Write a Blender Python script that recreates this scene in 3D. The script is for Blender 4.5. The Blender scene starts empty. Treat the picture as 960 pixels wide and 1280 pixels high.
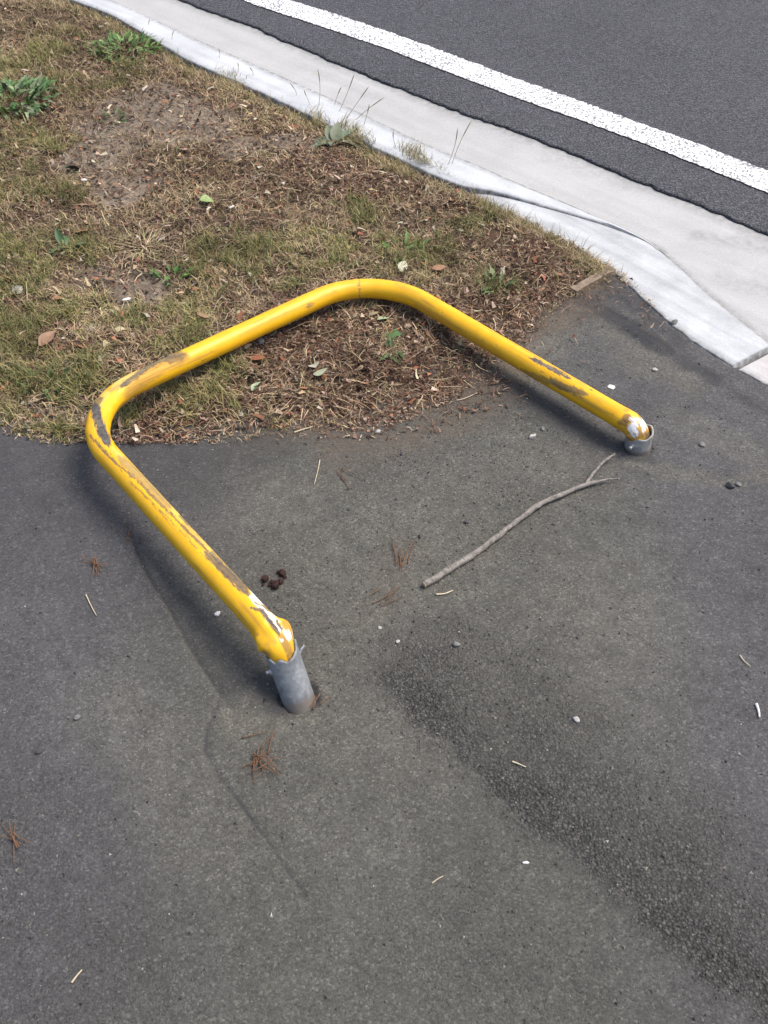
import bpy, bmesh, math, random
import numpy as np
from mathutils import Vector, Matrix

rng = np.random.default_rng(7)
random.seed(7)
SC = bpy.context.scene
COL = SC.collection
R = math.radians

# ------------------------------------------------------------------ camera
CAM_H, PITCH, F = 1.55, R(46), 1220.0
cam = bpy.data.cameras.new('camera')
cam.sensor_fit = 'VERTICAL'
cam.sensor_height = 24.0
cam.lens = F / 1280.0 * 24.0
cam.clip_start = 0.05
cam.clip_end = 1000
co = bpy.data.objects.new('camera', cam)
co.location = (0, 0, CAM_H)
co.rotation_euler = (R(90) - PITCH, 0, 0)
COL.objects.link(co)
SC.camera = co

# ------------------------------------------------------------------ light
SUN_DIR = Vector((0.46, 0.14, 0.86)).normalized()     # towards the sun
W = bpy.data.worlds.new('World'); SC.world = W; W.use_nodes = True
nt = W.node_tree
sky = nt.nodes.new('ShaderNodeTexSky'); sky.sky_type = 'NISHITA'; sky.sun_disc = False
sky.sun_elevation = math.asin(SUN_DIR.z)
sky.sun_rotation = math.atan2(SUN_DIR.x, SUN_DIR.y)
sky.air_density = 1.0; sky.dust_density = 4.5; sky.ozone_density = 1.0
bg = nt.nodes['Background']; bg.inputs[1].default_value = 0.12
nt.links.new(sky.outputs[0], bg.inputs[0])
sl = bpy.data.lights.new('sun', 'SUN'); sl.energy = 1.35; sl.angle = R(26); sl.color = (1, .962, .895)
so = bpy.data.objects.new('sun', sl); COL.objects.link(so)
so.rotation_euler = (-SUN_DIR).to_track_quat('-Z', 'Y').to_euler()
so.location = (3, 1, 6)
SC.view_settings.view_transform = 'Standard'
SC.view_settings.look = 'None'
SC.view_settings.exposure = 0.97
SC.view_settings.gamma = 1

# ------------------------------------------------------------------ helpers
SP, CP = math.sin(PITCH), math.cos(PITCH)
def at(x, y, z=0.0):
    """point of the place at height z along the sight line of a photo pixel"""
    xn, yn = (x - 480) / F, (y - 640) / F
    Z = (CAM_H - z) / (SP + yn * CP)
    return np.array([Z * xn, Z * (CP - yn * SP), z])
def to_px(P):
    P = np.asarray(P, float)
    d = P - np.array([0, 0, CAM_H])
    Z = d[..., 1] * CP - d[..., 2] * SP
    yn = (-d[..., 1] * SP - d[..., 2] * CP) / Z
    return np.stack([480 + F * d[..., 0] / Z, 640 + F * yn], -1)

def vnoise(p, seed=0):
    p = np.asarray(p, float)
    i = np.floor(p).astype(np.int64); f = p - i; f = f * f * (3 - 2 * f)
    def h(a, b):
        n = (a * 374761393 + b * 668265263 + seed * 974711) & 0xFFFFFFFF
        n = ((n ^ (n >> 13)) * 1274126177) & 0xFFFFFFFF
        n = n ^ (n >> 16)
        return (n & 0xFFFF) / 65535.0
    x, y = i[..., 0], i[..., 1]
    a, b, c, d = h(x, y), h(x + 1, y), h(x, y + 1), h(x + 1, y + 1)
    fx, fy = f[..., 0], f[..., 1]
    return (a * (1 - fx) + b * fx) * (1 - fy) + (c * (1 - fx) + d * fx) * fy
def fbm(p, sc, seed=0, oct=3):
    p = np.asarray(p, float); o = 0; w = .5; t = 0
    for k in range(oct):
        o = o + w * vnoise(p * sc * 2 ** k, seed + 17 * k); t += w; w *= .5
    return o / t
def sstep(a, b, x):
    t = np.clip((x - a) / (b - a), 0, 1); return t * t * (3 - 2 * t)

def seg_dist(P, L):
    """distance of points to a polyline, index parameter of the nearest point"""
    P = P[:, :2]; L = np.asarray(L)[:, :2]
    best = np.full(len(P), 1e9); par = np.zeros(len(P))
    for k in range(len(L) - 1):
        a, b = L[k], L[k + 1]; ab = b - a
        t = np.clip(((P - a) @ ab) / max(ab @ ab, 1e-12), 0, 1)
        d = np.hypot(*(P - (a + t[:, None] * ab)).T)
        m = d < best
        best[m] = d[m]; par[m] = k + t[m]
    return best, par
def inside(P, poly):
    x, y = P[:, 0], P[:, 1]; poly = np.asarray(poly)[:, :2]
    c = np.zeros(len(P), bool); j = len(poly) - 1
    for i in range(len(poly)):
        xi, yi = poly[i]; xj, yj = poly[j]
        if yi != yj:
            c ^= ((yi > y) != (yj > y)) & (x < (xj - xi) * (y - yi) / (yj - yi) + xi)
        j = i
    return c
def px_line(pts, z=0.0):
    return np.array([at(p[0], p[1], p[2] if len(p) > 2 else z) for p in pts])

def mesh_obj(name, V, faces, mat, parent=None, smooth=True, attrs=None, cols=None):
    """faces: an (n,k) array or a list of index tuples"""
    me = bpy.data.meshes.new(name)
    V = np.asarray(V, np.float32)
    if isinstance(faces, np.ndarray):
        n, k = faces.shape
        me.vertices.add(len(V)); me.vertices.foreach_set('co', V.ravel())
        me.loops.add(n * k); me.loops.foreach_set('vertex_index', faces.astype(np.int32).ravel())
        me.polygons.add(n)
        me.polygons.foreach_set('loop_start', np.arange(0, n * k, k, dtype=np.int32))
        me.update(calc_edges=True)
    else:
        me.from_pydata([tuple(v) for v in V], [], faces)
    me.polygons.foreach_set('use_smooth', np.full(len(me.polygons), smooth))
    for kx, a in (attrs or {}).items():
        at_ = me.attributes.new(kx, 'FLOAT', 'POINT'); at_.data.foreach_set('value', np.asarray(a, np.float32))
    if cols is not None:
        c4 = np.ones((len(V), 4), np.float32); c4[:, :3] = cols
        at_ = me.attributes.new('tint', 'FLOAT_COLOR', 'POINT'); at_.data.foreach_set('color', c4.ravel())
    me.update()
    o = bpy.data.objects.new(name, me); COL.objects.link(o)
    if mat: me.materials.append(mat)
    if parent: o.parent = parent
    return o
def tag(o, label=None, cat=None, group=None, kind=None):
    if label: o['label'] = label
    if cat: o['category'] = cat
    if group: o['group'] = group
    if kind: o['kind'] = kind
    return o
def empty(name, loc):
    o = bpy.data.objects.new(name, None); o.location = loc; o.empty_display_size = .05
    COL.objects.link(o); return o

# ------------------------------------------------------------------ materials
class NB:
    def __init__(s, name):
        s.m = bpy.data.materials.new(name); s.m.use_nodes = True
        s.t = s.m.node_tree; s.b = s.t.nodes['Principled BSDF']; s.tc = None
    def n(s, ty, **kw):
        o = s.t.nodes.new('ShaderNode' + ty)
        for k, v in kw.items(): setattr(o, k, v)
        return o
    def l(s, a, b): s.t.links.new(a, b)
    def coord(s):
        if not s.tc: s.tc = s.n('TexCoord').outputs['Object']
        return s.tc
    def put(s, sock, v):
        if hasattr(v, 'links') or hasattr(v, 'is_linked'): s.l(v, sock)
        else: sock.default_value = v
    def noise(s, sc, det=4, rough=.6):
        o = s.n('TexNoise'); s.l(s.coord(), o.inputs['Vector'])
        o.inputs['Scale'].default_value = sc; o.inputs['Detail'].default_value = det; o.inputs['Roughness'].default_value = rough
        return o.outputs[0]
    def voro(s, sc, feat='F1', out='Distance', rnd=1):
        o = s.n('TexVoronoi', feature=feat); s.l(s.coord(), o.inputs['Vector']); o.inputs['Scale'].default_value = sc
        o.inputs['Randomness'].default_value = rnd
        return o.outputs[out]
    def ramp(s, f, pts):
        o = s.n('ValToRGB'); e = o.color_ramp.elements
        while len(e) < len(pts): e.new(.5)
        for k, (p, c) in enumerate(pts):
            e[k].position = p; e[k].color = (c, c, c, 1) if not isinstance(c, tuple) else (*c, 1)
        s.l(f, o.inputs[0]); return o.outputs[0]
    def mix(s, f, a, b, mode='MIX'):
        o = s.n('Mix', data_type='RGBA', blend_type=mode)
        s.put(o.inputs[0], f)
        for sock, v in ((o.inputs[6], a), (o.inputs[7], b)):
            s.put(sock, (*v, 1) if isinstance(v, tuple) and len(v) == 3 else v)
        return o.outputs[2]
    def math(s, op, a, b=0.0, clamp=False):
        o = s.n('Math', operation=op, use_clamp=clamp); s.put(o.inputs[0], a); s.put(o.inputs[1], b); return o.outputs[0]
    def attr(s, name, out='Fac'):
        o = s.n('Attribute', attribute_name=name); return o.outputs[out]
    def bump(s, h, strength, dist, prev=None):
        o = s.n('Bump'); o.inputs['Strength'].default_value = strength if not hasattr(strength, 'is_linked') else 1
        if hasattr(strength, 'is_linked'): s.l(strength, o.inputs['Strength'])
        o.inputs['Distance'].default_value = dist; s.l(h, o.inputs['Height'])
        if prev: s.l(prev, o.inputs['Normal'])
        return o.outputs[0]
    def done(s, col, rough=.8, normal=None, metal=None, spec=None):
        s.put(s.b.inputs['Base Color'], (*col, 1) if isinstance(col, tuple) and len(col) == 3 else col)
        s.put(s.b.inputs['Roughness'], rough)
        if normal: s.l(normal, s.b.inputs['Normal'])
        if metal is not None: s.put(s.b.inputs['Metallic'], metal)
        if spec is not None: s.b.inputs['Specular IOR Level'].default_value = spec
        return s.m

def m_path():
    b = NB('path_asphalt')
    stone = b.voro(300, out='Color'); sd = b.voro(300)
    st2 = b.voro(210, out='Color'); sd2 = b.voro(210)
    sep = b.n('SeparateColor'); b.l(stone, sep.inputs[0])
    sep2 = b.n('SeparateColor'); b.l(st2, sep2.inputs[0])
    coarse, dust, dark, soil, cool = (b.attr(k) for k in ('coarse', 'dust', 'dark', 'soil', 'cool'))
    grain = b.ramp(sep.outputs[0], [(0, .68), (.5, .93), (.90, 1.15), (1, 1.65)])
    grain2 = b.ramp(sep2.outputs[1], [(0, .60), (.6, .95), (.93, 1.3), (1, 2.0)])
    big = b.ramp(b.noise(2.6, 7, .68), [(.25, .74), (.75, 1.2)])
    med = b.ramp(b.noise(22, 5, .65), [(.25, .80), (.75, 1.18)])
    fine = b.ramp(b.noise(420, 2, .6), [(.2, .72), (.8, 1.28)])
    base = b.mix(cool, (.085, .083, .0725), (.081, .079, .080))
    base = b.mix(dust, base, (.118, .112, .094))
    c = b.mix(1, base, grain, 'MULTIPLY'); c = b.mix(1, c, big, 'MULTIPLY'); c = b.mix(1, c, med, 'MULTIPLY')
    c = b.mix(1, c, fine, 'MULTIPLY')
    cc = b.mix(1, (.084, .080, .074), grain2, 'MULTIPLY'); cc = b.mix(1, cc, fine, 'MULTIPLY')
    gap = b.ramp(sd2, [(.25, 1.0), (.66, .45)]); cc = b.mix(1, cc, gap, 'MULTIPLY')
    c = b.mix(coarse, c, cc)
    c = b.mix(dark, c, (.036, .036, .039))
    sn = b.ramp(b.noise(120, 4, .7), [(.35, 0.0), (.62, 1.0)])
    c = b.mix(b.math('MULTIPLY', soil, sn), c, (.10, .072, .050))
    # pits and pale specks
    ag = b.n('SeparateColor'); b.l(b.voro(120, out='Color'), ag.inputs[0])
    agd = b.ramp(b.voro(120), [(.28, 1.0), (.42, 0.0)])
    c = b.mix(b.math('MULTIPLY', agd, b.ramp(ag.outputs[0], [(.88, 0.0), (.92, .42)])), c, (.155, .148, .135))
    c = b.mix(b.math('MULTIPLY', agd, b.ramp(ag.outputs[1], [(.86, 0.0), (.90, .45)])), c, (.040, .039, .038))
    pit = b.ramp(b.noise(70, 3, .7), [(.24, .55), (.33, 1.0)]); c = b.mix(1, c, pit, 'MULTIPLY')
    hs = b.math('ADD', b.math('MULTIPLY', sd, -.6), b.math('MULTIPLY', b.noise(420, 2), .5))
    n1 = b.bump(hs, .55, .003)
    n1 = b.bump(b.noise(60, 5, .7), .35, .006, n1)
    n2 = b.bump(b.math('MULTIPLY', sd2, -1.0), b.math('MULTIPLY', coarse, .8), .006, n1)
    return b.done(c, .86, n2, spec=.25)

def m_road():
    b = NB('road_asphalt')
    stone = b.voro(130, out='Color'); sd = b.voro(130)
    sep = b.n('SeparateColor'); b.l(stone, sep.inputs[0])
    g = b.ramp(sep.outputs[0], [(0, .70), (.55, .95), (.9, 1.2), (1, 1.5)])
    gap = b.ramp(sd, [(.30, 1.0), (.70, .45)])
    big = b.ramp(b.noise(1.5, 4), [(.3, .90), (.7, 1.10)])
    c = b.mix(1, (.097, .096, .107), g, 'MULTIPLY'); c = b.mix(1, c, gap, 'MULTIPLY'); c = b.mix(1, c, big, 'MULTIPLY')
    c = b.mix(b.attr('lip'), c, (.018, .018, .019))
    n = b.bump(b.math('MULTIPLY', sd, -1.0), .7, .008)
    return b.done(c, .8, n, spec=.3)

def m_line():
    b = NB('road_paint')
    sd = b.voro(130); n = b.noise(60, 4, .7)
    wear = b.math('ADD', b.math('MULTIPLY', sd, .75), b.math('MULTIPLY', n, .75))
    wear = b.math('ADD', wear, b.math('MULTIPLY', b.noise(7, 4), .25)); hole = b.ramp(wear, [(.89, 0.0), (.98, 1.0)])
    c = b.mix(hole, (.79, .79, .78), (.20, .20, .205))
    nn = b.bump(b.math('MULTIPLY', sd, -1.0), .5, .006)
    return b.done(c, .7, nn)

def m_concrete(name, base, dirt, amount=.5):
    b = NB(name)
    big = b.noise(6, 6, .65); st = b.n('TexNoise'); mp = b.n('Mapping')
    mp.vector_type = 'TEXTURE'; mp.inputs['Rotation'].default_value = (0, 0, R(-44)); mp.inputs['Scale'].default_value = (.5, .045, .3)
    b.l(b.coord(), mp.inputs[0]); b.l(mp.outputs[0], st.inputs['Vector']); st.inputs['Scale'].default_value = 1; st.inputs['Detail'].default_value = 5
    f = b.ramp(b.math('ADD', b.math('MULTIPLY', big, .55), b.math('MULTIPLY', st.outputs[0], .45)), [(.38, 0.0), (.66, amount)])
    c = b.mix(f, base, dirt)
    fine = b.ramp(b.noise(160, 4, .7), [(.25, .86), (.75, 1.10)]); c = b.mix(1, c, fine, 'MULTIPLY')
    pit = b.ramp(b.voro(85), [(.03, .55), (.09, 1.0)]); c = b.mix(.45, c, b.mix(1, c, pit, 'MULTIPLY'))
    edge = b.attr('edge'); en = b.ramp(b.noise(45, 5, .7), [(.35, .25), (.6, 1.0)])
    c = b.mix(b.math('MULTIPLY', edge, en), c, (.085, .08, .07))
    n = b.bump(b.noise(90, 6, .7), .35, .004)
    return b.done(c, .85, n, spec=.3)

def m_soil():
    b = NB('verge_soil')
    bare = b.attr('bare')
    n1 = b.noise(45, 6, .7); n2 = b.noise(9, 5, .65)
    c1 = b.ramp(n1, [(.25, (.035, .024, .016)), (.5, (.105, .072, .049)), (.75, (.20, .145, .10))])
    c2 = b.ramp(n1, [(.2, (.095, .072, .050)), (.5, (.215, .172, .130)), (.8, (.34, .285, .225))])
    c = b.mix(bare, c1, c2)
    c = b.mix(1, c, b.ramp(n2, [(.3, .78), (.7, 1.2)]), 'MULTIPLY')
    n = b.bump(n1, .8, .015); n = b.bump(b.noise(220, 4, .7), .6, .005, n)
    return b.done(c, .95, n, spec=.15)

def m_tint(name, rough=.75, spec=.25, var=60):
    b = NB(name)
    c = b.attr('tint', 'Color')
    c = b.mix(1, c, b.ramp(b.noise(var, 4, .6), [(.25, .78), (.75, 1.2)]), 'MULTIPLY')
    b.done(c, rough, None, spec=spec)
    return b.m
def m_plain(name, c1, c2, sc=40, rough=.8, bump=.3, metal=None, dist=.003):
    b = NB(name)
    n = b.noise(sc, 5, .65)
    c = b.ramp(n, [(.28, c1), (.72, c2)])
    return b.done(c, rough, b.bump(b.noise(sc * 3, 5, .7), bump, dist), metal=metal, spec=.3)

def m_yellow():
    b = NB('yellow_paint')
    dark, white, brown, pale = (b.attr(k) for k in ('dark', 'white', 'brown', 'pale'))
    n = b.noise(26, 5, .6)
    y = b.ramp(n, [(.3, (.77, .40, .006)), (.7, (.85, .475, .010))])
    specks = b.ramp(b.noise(150, 3, .6), [(.68, 0.0), (.76, .55)])
    y = b.mix(specks, y, (.36, .19, .02))
    y = b.mix(pale, y, (.70, .49, .13))
    y = b.mix(brown, y, (.21, .115, .045))
    dk = b.ramp(b.noise(80, 4, .6), [(.3, (.030, .030, .032)), (.7, (.125, .112, .10))])
    y = b.mix(dark, y, dk)
    wh = b.ramp(b.noise(120, 4, .6), [(.3, (.66, .66, .68)), (.6, (.84, .84, .85))])
    y = b.mix(white, y, wh)
    chip = b.math('ADD', b.math('ADD', dark, white), b.math('MULTIPLY', pale, .3), True)
    h = b.math('SUBTRACT', b.math('MULTIPLY', b.noise(30, 4), .25), chip)
    nn = b.bump(h, .5, .0012)
    rg = b.math('ADD', .42, b.math('MULTIPLY', b.math('ADD', chip, brown, True), .4))
    return b.done(y, rg, nn, spec=.45)
def m_galv(name='galvanised_steel', base=(.26, .275, .29)):
    b = NB(name)
    sp = b.voro(110, out='Color'); s = b.n('SeparateColor'); b.l(sp, s.inputs[0])
    c = b.mix(1, base, b.ramp(s.outputs[0], [(0, .86), (1, 1.12)]), 'MULTIPLY')
    d = b.attr('brown'); g = b.ramp(b.noise(30, 5, .7), [(.35, .55), (.65, 1.05)])
    c = b.mix(1, c, g, 'MULTIPLY')
    c = b.mix(d, c, (.16, .13, .10))
    return b.done(c, b.ramp(b.noise(40, 4), [(.3, .48), (.7, .66)]), b.bump(b.noise(120, 4), .15, .002), metal=.15)

M = dict(path=m_path(), road=m_road(), line=m_line(), soil=m_soil(),
         kerb=m_concrete('kerb_concrete', (.53, .545, .555), (.36, .37, .38), .85),
         channel=m_concrete('channel_concrete', (.43, .43, .42), (.34, .34, .33), .8),
         apron=m_concrete('apron_concrete', (.49, .505, .515), (.29, .30, .31), 1.0),
         pink=m_concrete('pinkish_concrete', (.50, .495, .49), (.36, .315, .295), .8),
         grass=m_tint('grass_blades'), litter=m_tint('dry_litter', .9, .1), leaf=m_tint('leaf', .55, .35, 90),
         yellow=m_yellow(), galv=m_galv(), galv2=m_galv('dusty_galvanised_steel', (.42, .42, .40)),
         bark=m_plain('bark', (.10, .086, .074), (.34, .31, .275), 110, .9, .7),
         cutwood=m_plain('cut_wood', (.38, .28, .18), (.52, .40, .27), 90, .9),
         timber=m_plain('weathered_timber', (.14, .105, .075), (.30, .23, .165), 60, .9, .6),
         stone=m_plain('grey_stone', (.11, .108, .105), (.26, .25, .24), 110, .9, .5),
         dstone=m_plain('dark_stone', (.035, .035, .037), (.10, .10, .105), 110, .85, .5),
         pstone=m_plain('pale_stone', (.30, .29, .27), (.52, .50, .47), 110, .85, .4),
         clump=m_plain('dried_clump', (.016, .007, .006), (.052, .019, .015), 130, .7, .8),
         needle=m_plain('pine_needle', (.10, .052, .030), (.205, .115, .064), 60, .8, .2),
         straw=m_plain('straw', (.42, .34, .22), (.60, .52, .38), 60, .8, .2),
         scrap=m_plain('pale_scrap', (.50, .49, .46), (.74, .73, .70), 60, .7, .2),
         bolt=m_plain('zinc_bolt', (.30, .30, .31), (.50, .50, .51), 80, .5, .3, .6),
         far=m_plain('far_ground', (.08, .075, .05), (.13, .11, .07), 1, .95, .2))

# ------------------------------------------------------------------ lines of the place
TD = at(363, 99) - at(592, 203); TD /= np.linalg.norm(TD)
def far_ext(L, d0, d1, left_dir=True):
    """carry a line on, straight, past both ends"""
    L = np.asarray(L); a = L[0] - L[1]; b = L[-1] - L[-2]
    a = (TD if left_dir else a) * np.array([1, 1, 0]); b = b * [1, 1, 0]
    out = [L[0] + a / np.linalg.norm(a) * d0] if d0 else []
    out += list(L)
    if d1: out.append(L[-1] + b / np.linalg.norm(b) * d1)
    return np.array(out)
ZT = .025
# kerb: back top edge and front top edge
kp = [((85, -2), (137, -2), ZT), ((140, 19), (185, 20), ZT), ((195, 51), (235, 43), ZT), ((240, 77), (285, 65), ZT),
      ((320, 112), (363, 99), ZT), ((370, 136), (412, 121), ZT), ((440, 170), (480, 154), ZT), ((490, 194), (530, 178), ZT),
      ((567, 228), (592, 203), ZT), ((623, 240), (640, 224), .015), ((690, 260), (707, 252), -.004), ((757, 280), (765, 278), -.020),
      ((800, 298), (804, 298), -.032), ((822, 313), (824, 312), -.038)]
k_back = np.array([at(*a, z) for a, b, z in kp]); k_front = np.array([at(*b, z) for a, b, z in kp])
# apron: inner (verge / path) edge and outer edge
ap = [((566, 233, -.002), (569, 231, .004)), ((600, 250, -.003), (623, 243, .000)), ((650, 276, -.004), (690, 263, -.012)),
      ((712, 306, -.004), (757, 283, -.026)), ((765, 339, -.004), (808, 303, -.037)), ((785, 356, -.006), (824, 314, -.041)),
      ((822, 391, -.012), (850, 336, -.042)), ((846, 411, -.018), (880, 365, -.043)), ((872, 431, -.026), (920, 398, -.044)),
      ((918, 460, -.036), (966, 435, -.045))]
a_in = np.array([at(*a) for a, b in ap]); a_out = np.array([at(*b) for a, b in ap])
r_edge_px = [(227, 0), (320, 34), (420, 78), (480, 101), (560, 134), (640, 161), (720, 193), (800, 227), (880, 258), (960, 291)]
ZR = -.030
r_edge = far_ext(px_line(r_edge_px, ZR), 40, 30)
tdir = k_front[4] - k_front[8]; tdir /= np.linalg.norm(tdir); ndir = np.array([-tdir[1], tdir[0], 0]); ndir *= np.sign(ndir[1])
if ndir[0] < 0: ndir = -ndir

def resample(L, step, smooth=True):
    L = np.asarray(L); s = np.r_[0, np.cumsum(np.linalg.norm(np.diff(L, axis=0), axis=1))]
    n = max(int(s[-1] / step), 2); q = np.linspace(0, s[-1], n + 1)
    return np.stack([np.interp(q, s, L[:, k]) for k in range(3)], 1)
def lerp_rows(L, n):
    """n rows spread evenly over the index parameter, Catmull-Rom"""
    L = np.asarray(L); m = len(L) - 1; q = np.linspace(0, m, n); i = np.clip(q.astype(int), 0, m - 1); f = (q - i)[:, None]
    g = lambda k: L[np.clip(k, 0, m)]
    p0, p1, p2, p3 = g(i - 1), g(i), g(i + 1), g(i + 2)
    return .5 * (2 * p1 + (p2 - p0) * f + (2 * p0 - 5 * p1 + 4 * p2 - p3) * f * f + (3 * p1 - p0 - 3 * p2 + p3) * f ** 3)
def grid_faces(nr, nc):
    i = np.arange(nr * nc).reshape(nr, nc)
    return np.stack([i[:-1, :-1], i[1:, :-1], i[1:, 1:], i[:-1, 1:]], -1).reshape(-1, 4)

# ---- road
rows = np.concatenate([[r_edge[0]], resample(r_edge[1:-1], .006), [r_edge[-1]]])
jit = (fbm(rows[:, :2], 26, 3, 5) - .5) * .024 + (fbm(rows[:, :2], 8, 9, 2) - .5) * .012
rows = rows + ndir * jit[:, None]
offs = np.array([0, 0, .004, .010, .03, .12, .3, .8, 2, 5, 9])
zz = np.array([-.022, -.003, 0, .0005, .001, .003, .007, .018, .045, .11, .16])
V = rows[:, None, :] + ndir[None, None, :] * offs[None, :, None]
V[..., 2] = ZR + zz[None, :]
lip = np.zeros(V.shape[:2]); lip[:, 0] = .7; lip[:, 1] = .35; lip[:, 2] = .05
road = mesh_obj('road', V.reshape(-1, 3), grid_faces(len(rows), len(offs)), M['road'], attrs={'lip': lip.ravel()})
tag(road, 'dark grey sealed road beyond the concrete channel', None, None, 'structure')
def road_z(n): return ZR + np.interp(n, offs[2:], zz[2:])
# ---- white edge line (sheet 4 mm above the road)
lo_px = [(303, 0), (320, 7), (400, 33), (487, 63), (560, 91), (640, 121), (720, 149), (807, 181), (880, 210), (960, 242)]
up_px = [(363, 0), (400, 11), (440, 24), (487, 40), (560, 66), (640, 96), (720, 124), (807, 156), (880, 182), (960, 213)]
lo = far_ext(px_line(lo_px, ZR + .006), 40, 30); up = far_ext(px_line(up_px, ZR + .008), 40, 30)
def fine_rows(L): return np.concatenate([[L[0]], resample(L[1:-1], .008), [L[-1]]])
a, b = fine_rows(lo), fine_rows(up); n = min(len(a), len(b))
ia = np.linspace(0, len(a) - 1, n).astype(int); ib = np.linspace(0, len(b) - 1, n).astype(int); a, b = a[ia], b[ib]
a = a + ndir * ((fbm(a[:, :2], 110, 4, 2) - .5) * .009)[:, None]
b = b - ndir * .009 + ndir * ((fbm(b[:, :2], 110, 5, 2) - .5) * .016)[:, None]
V = a[:, None] + (b - a)[:, None] * np.linspace(0, 1, 5)[None, :, None]
d, _ = seg_dist(V.reshape(-1, 3), r_edge)
V[..., 2] = (road_z(d) + .004).reshape(V.shape[:2])
tag(mesh_obj('road_edge_line', V.reshape(-1, 3), grid_faces(n, 5), M['line']), 'worn white painted edge line on the dark road', None, None, 'structure')

# ---- channel: from the foot of the kerb (and the apron's outer edge) to the road
ci = [p + ndir * .014 for p in k_front]
ci = [np.array([p[0], p[1], min(-.050, p[2] - .006)]) for p in ci]
ci += [a_out[k] + np.array([0, 0, -.0015]) for k in range(6, len(a_out))]
ci = far_ext(np.array(ci), 40, 30)
cin = np.concatenate([[ci[0]], lerp_rows(ci[1:-1], 260), [ci[-1]]])
re2 = np.concatenate([[r_edge[0]], resample(r_edge[1:-1], .01), [r_edge[-1]]])
# nearest partner on the road edge for every row
_, par = seg_dist(cin, re2); par = np.maximum.accumulate(par)
k0 = np.clip(par.astype(int), 0, len(re2) - 2); fr = (par - k0)[:, None]
outp = re2[k0] * (1 - fr) + re2[k0 + 1] * fr + ndir * .02
outp[:, 2] = -.0385
tt = np.linspace(0, 1, 14)
V = cin[:, None] + (outp - cin)[:, None] * tt[None, :, None]
V[..., 2] += (fbm(V[..., :2].reshape(-1, 2), 5, 21, 2).reshape(V.shape[:2]) - .5) * .004 * np.sin(tt * np.pi)[None]
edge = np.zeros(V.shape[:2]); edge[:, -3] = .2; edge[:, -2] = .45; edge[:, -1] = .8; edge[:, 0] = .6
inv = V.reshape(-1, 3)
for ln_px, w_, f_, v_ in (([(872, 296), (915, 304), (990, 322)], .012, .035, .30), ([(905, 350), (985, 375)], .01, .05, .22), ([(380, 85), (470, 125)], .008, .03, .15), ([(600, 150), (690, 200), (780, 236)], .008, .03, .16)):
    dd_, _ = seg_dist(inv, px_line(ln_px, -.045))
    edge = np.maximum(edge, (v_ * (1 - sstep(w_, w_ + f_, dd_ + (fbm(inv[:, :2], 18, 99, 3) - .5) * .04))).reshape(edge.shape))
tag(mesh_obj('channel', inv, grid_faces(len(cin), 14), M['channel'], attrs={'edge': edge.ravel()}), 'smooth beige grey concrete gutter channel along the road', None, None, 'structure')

# ---- kerb with a rounded nose
kb = far_ext(k_back, 40, 0); kf = far_ext(k_front, 40, 0)
kb = np.concatenate([[kb[0]], lerp_rows(kb[1:], 240)]); kf = np.concatenate([[kf[0]], lerp_rows(kf[1:], 240)])
kb = kb - ndir * ((fbm(kb[:, :2], 20, 6, 2) - .5) * .006)[:, None]
sec = []
w = kf - kb; ln = np.linalg.norm(w[:, :2], axis=1, keepdims=True)
down = np.array([0, 0, -1.0])
rad = np.minimum(.012, ln * .4)
bot = np.minimum(-.058, kf[:, 2] - .02)[:, None]
def setz(P, z): P = P.copy(); P[:, 2:] = z; return P
u = w / np.maximum(ln, 1e-6)
zt = kb[:, 2:]
sec = [setz(kb, zt - .05), setz(kb, zt - .006), setz(kb + u * .002, zt - .002), setz(kb + u * .006, zt)]
for f in (.25, .5, .75): sec.append(setz(kb + u * ln * f, zt + .0006 * math.sin(f * math.pi)))
sec += [setz(kf - u * rad, zt), setz(kf - u * rad * .35, zt - rad * .15), setz(kf + u * .0, zt - rad * .5), setz(kf + u * rad * .25, zt - rad * 1.2), setz(kf + u * .012, bot), ]
V = np.stack(sec, 1)
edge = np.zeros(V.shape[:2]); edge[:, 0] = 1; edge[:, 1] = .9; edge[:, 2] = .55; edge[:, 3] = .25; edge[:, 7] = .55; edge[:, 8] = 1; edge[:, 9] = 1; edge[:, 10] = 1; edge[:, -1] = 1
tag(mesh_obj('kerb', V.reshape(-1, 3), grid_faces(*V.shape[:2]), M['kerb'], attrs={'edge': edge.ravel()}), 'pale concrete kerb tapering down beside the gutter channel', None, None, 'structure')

# ---- apron slabs
def slab(name, A, B, mat, n, joint_end):
    if joint_end == 0: A, B = (np.concatenate([lerp_rows(q_[:-1], n - 6), q_[-2] + (q_[-1] - q_[-2]) * np.linspace(.15, 1, 6)[:, None]]) for q_ in (A, B))
    else: A = lerp_rows(A, n); B = lerp_rows(B, n)
    jitn = (fbm(A[:, :2], 30, 8, 3) - .5) * .012
    A = A + ndir * jitn[:, None]
    tt = np.r_[0, 0, .03, .08, .2, .4, .6, .8, .93, 1, 1]
    V = A[:, None] + (B - A)[:, None] * tt[None, :, None]
    V[..., 2] += .003 - .0015 * (np.abs(tt - .5) * 2)[None] ** 8
    V[:, 0, 2] -= .04; V[:, -1, 2] -= .04
    if joint_end == 0: V[0, :, 2] -= .02
    else: V[-1, :, 2] -= .02
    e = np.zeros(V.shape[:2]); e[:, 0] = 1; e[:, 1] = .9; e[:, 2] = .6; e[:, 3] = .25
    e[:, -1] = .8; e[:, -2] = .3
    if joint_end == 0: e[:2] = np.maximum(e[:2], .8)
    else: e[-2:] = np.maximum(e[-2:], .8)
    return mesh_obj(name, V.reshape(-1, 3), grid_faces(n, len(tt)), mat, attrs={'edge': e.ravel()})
ramp_root = empty('kerb_ramp', tuple(a_in[5])); ramp_root['kind'] = 'structure'
ramp_root['label'] = 'pale concrete kerb ramp between asphalt path and gutter'
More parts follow.
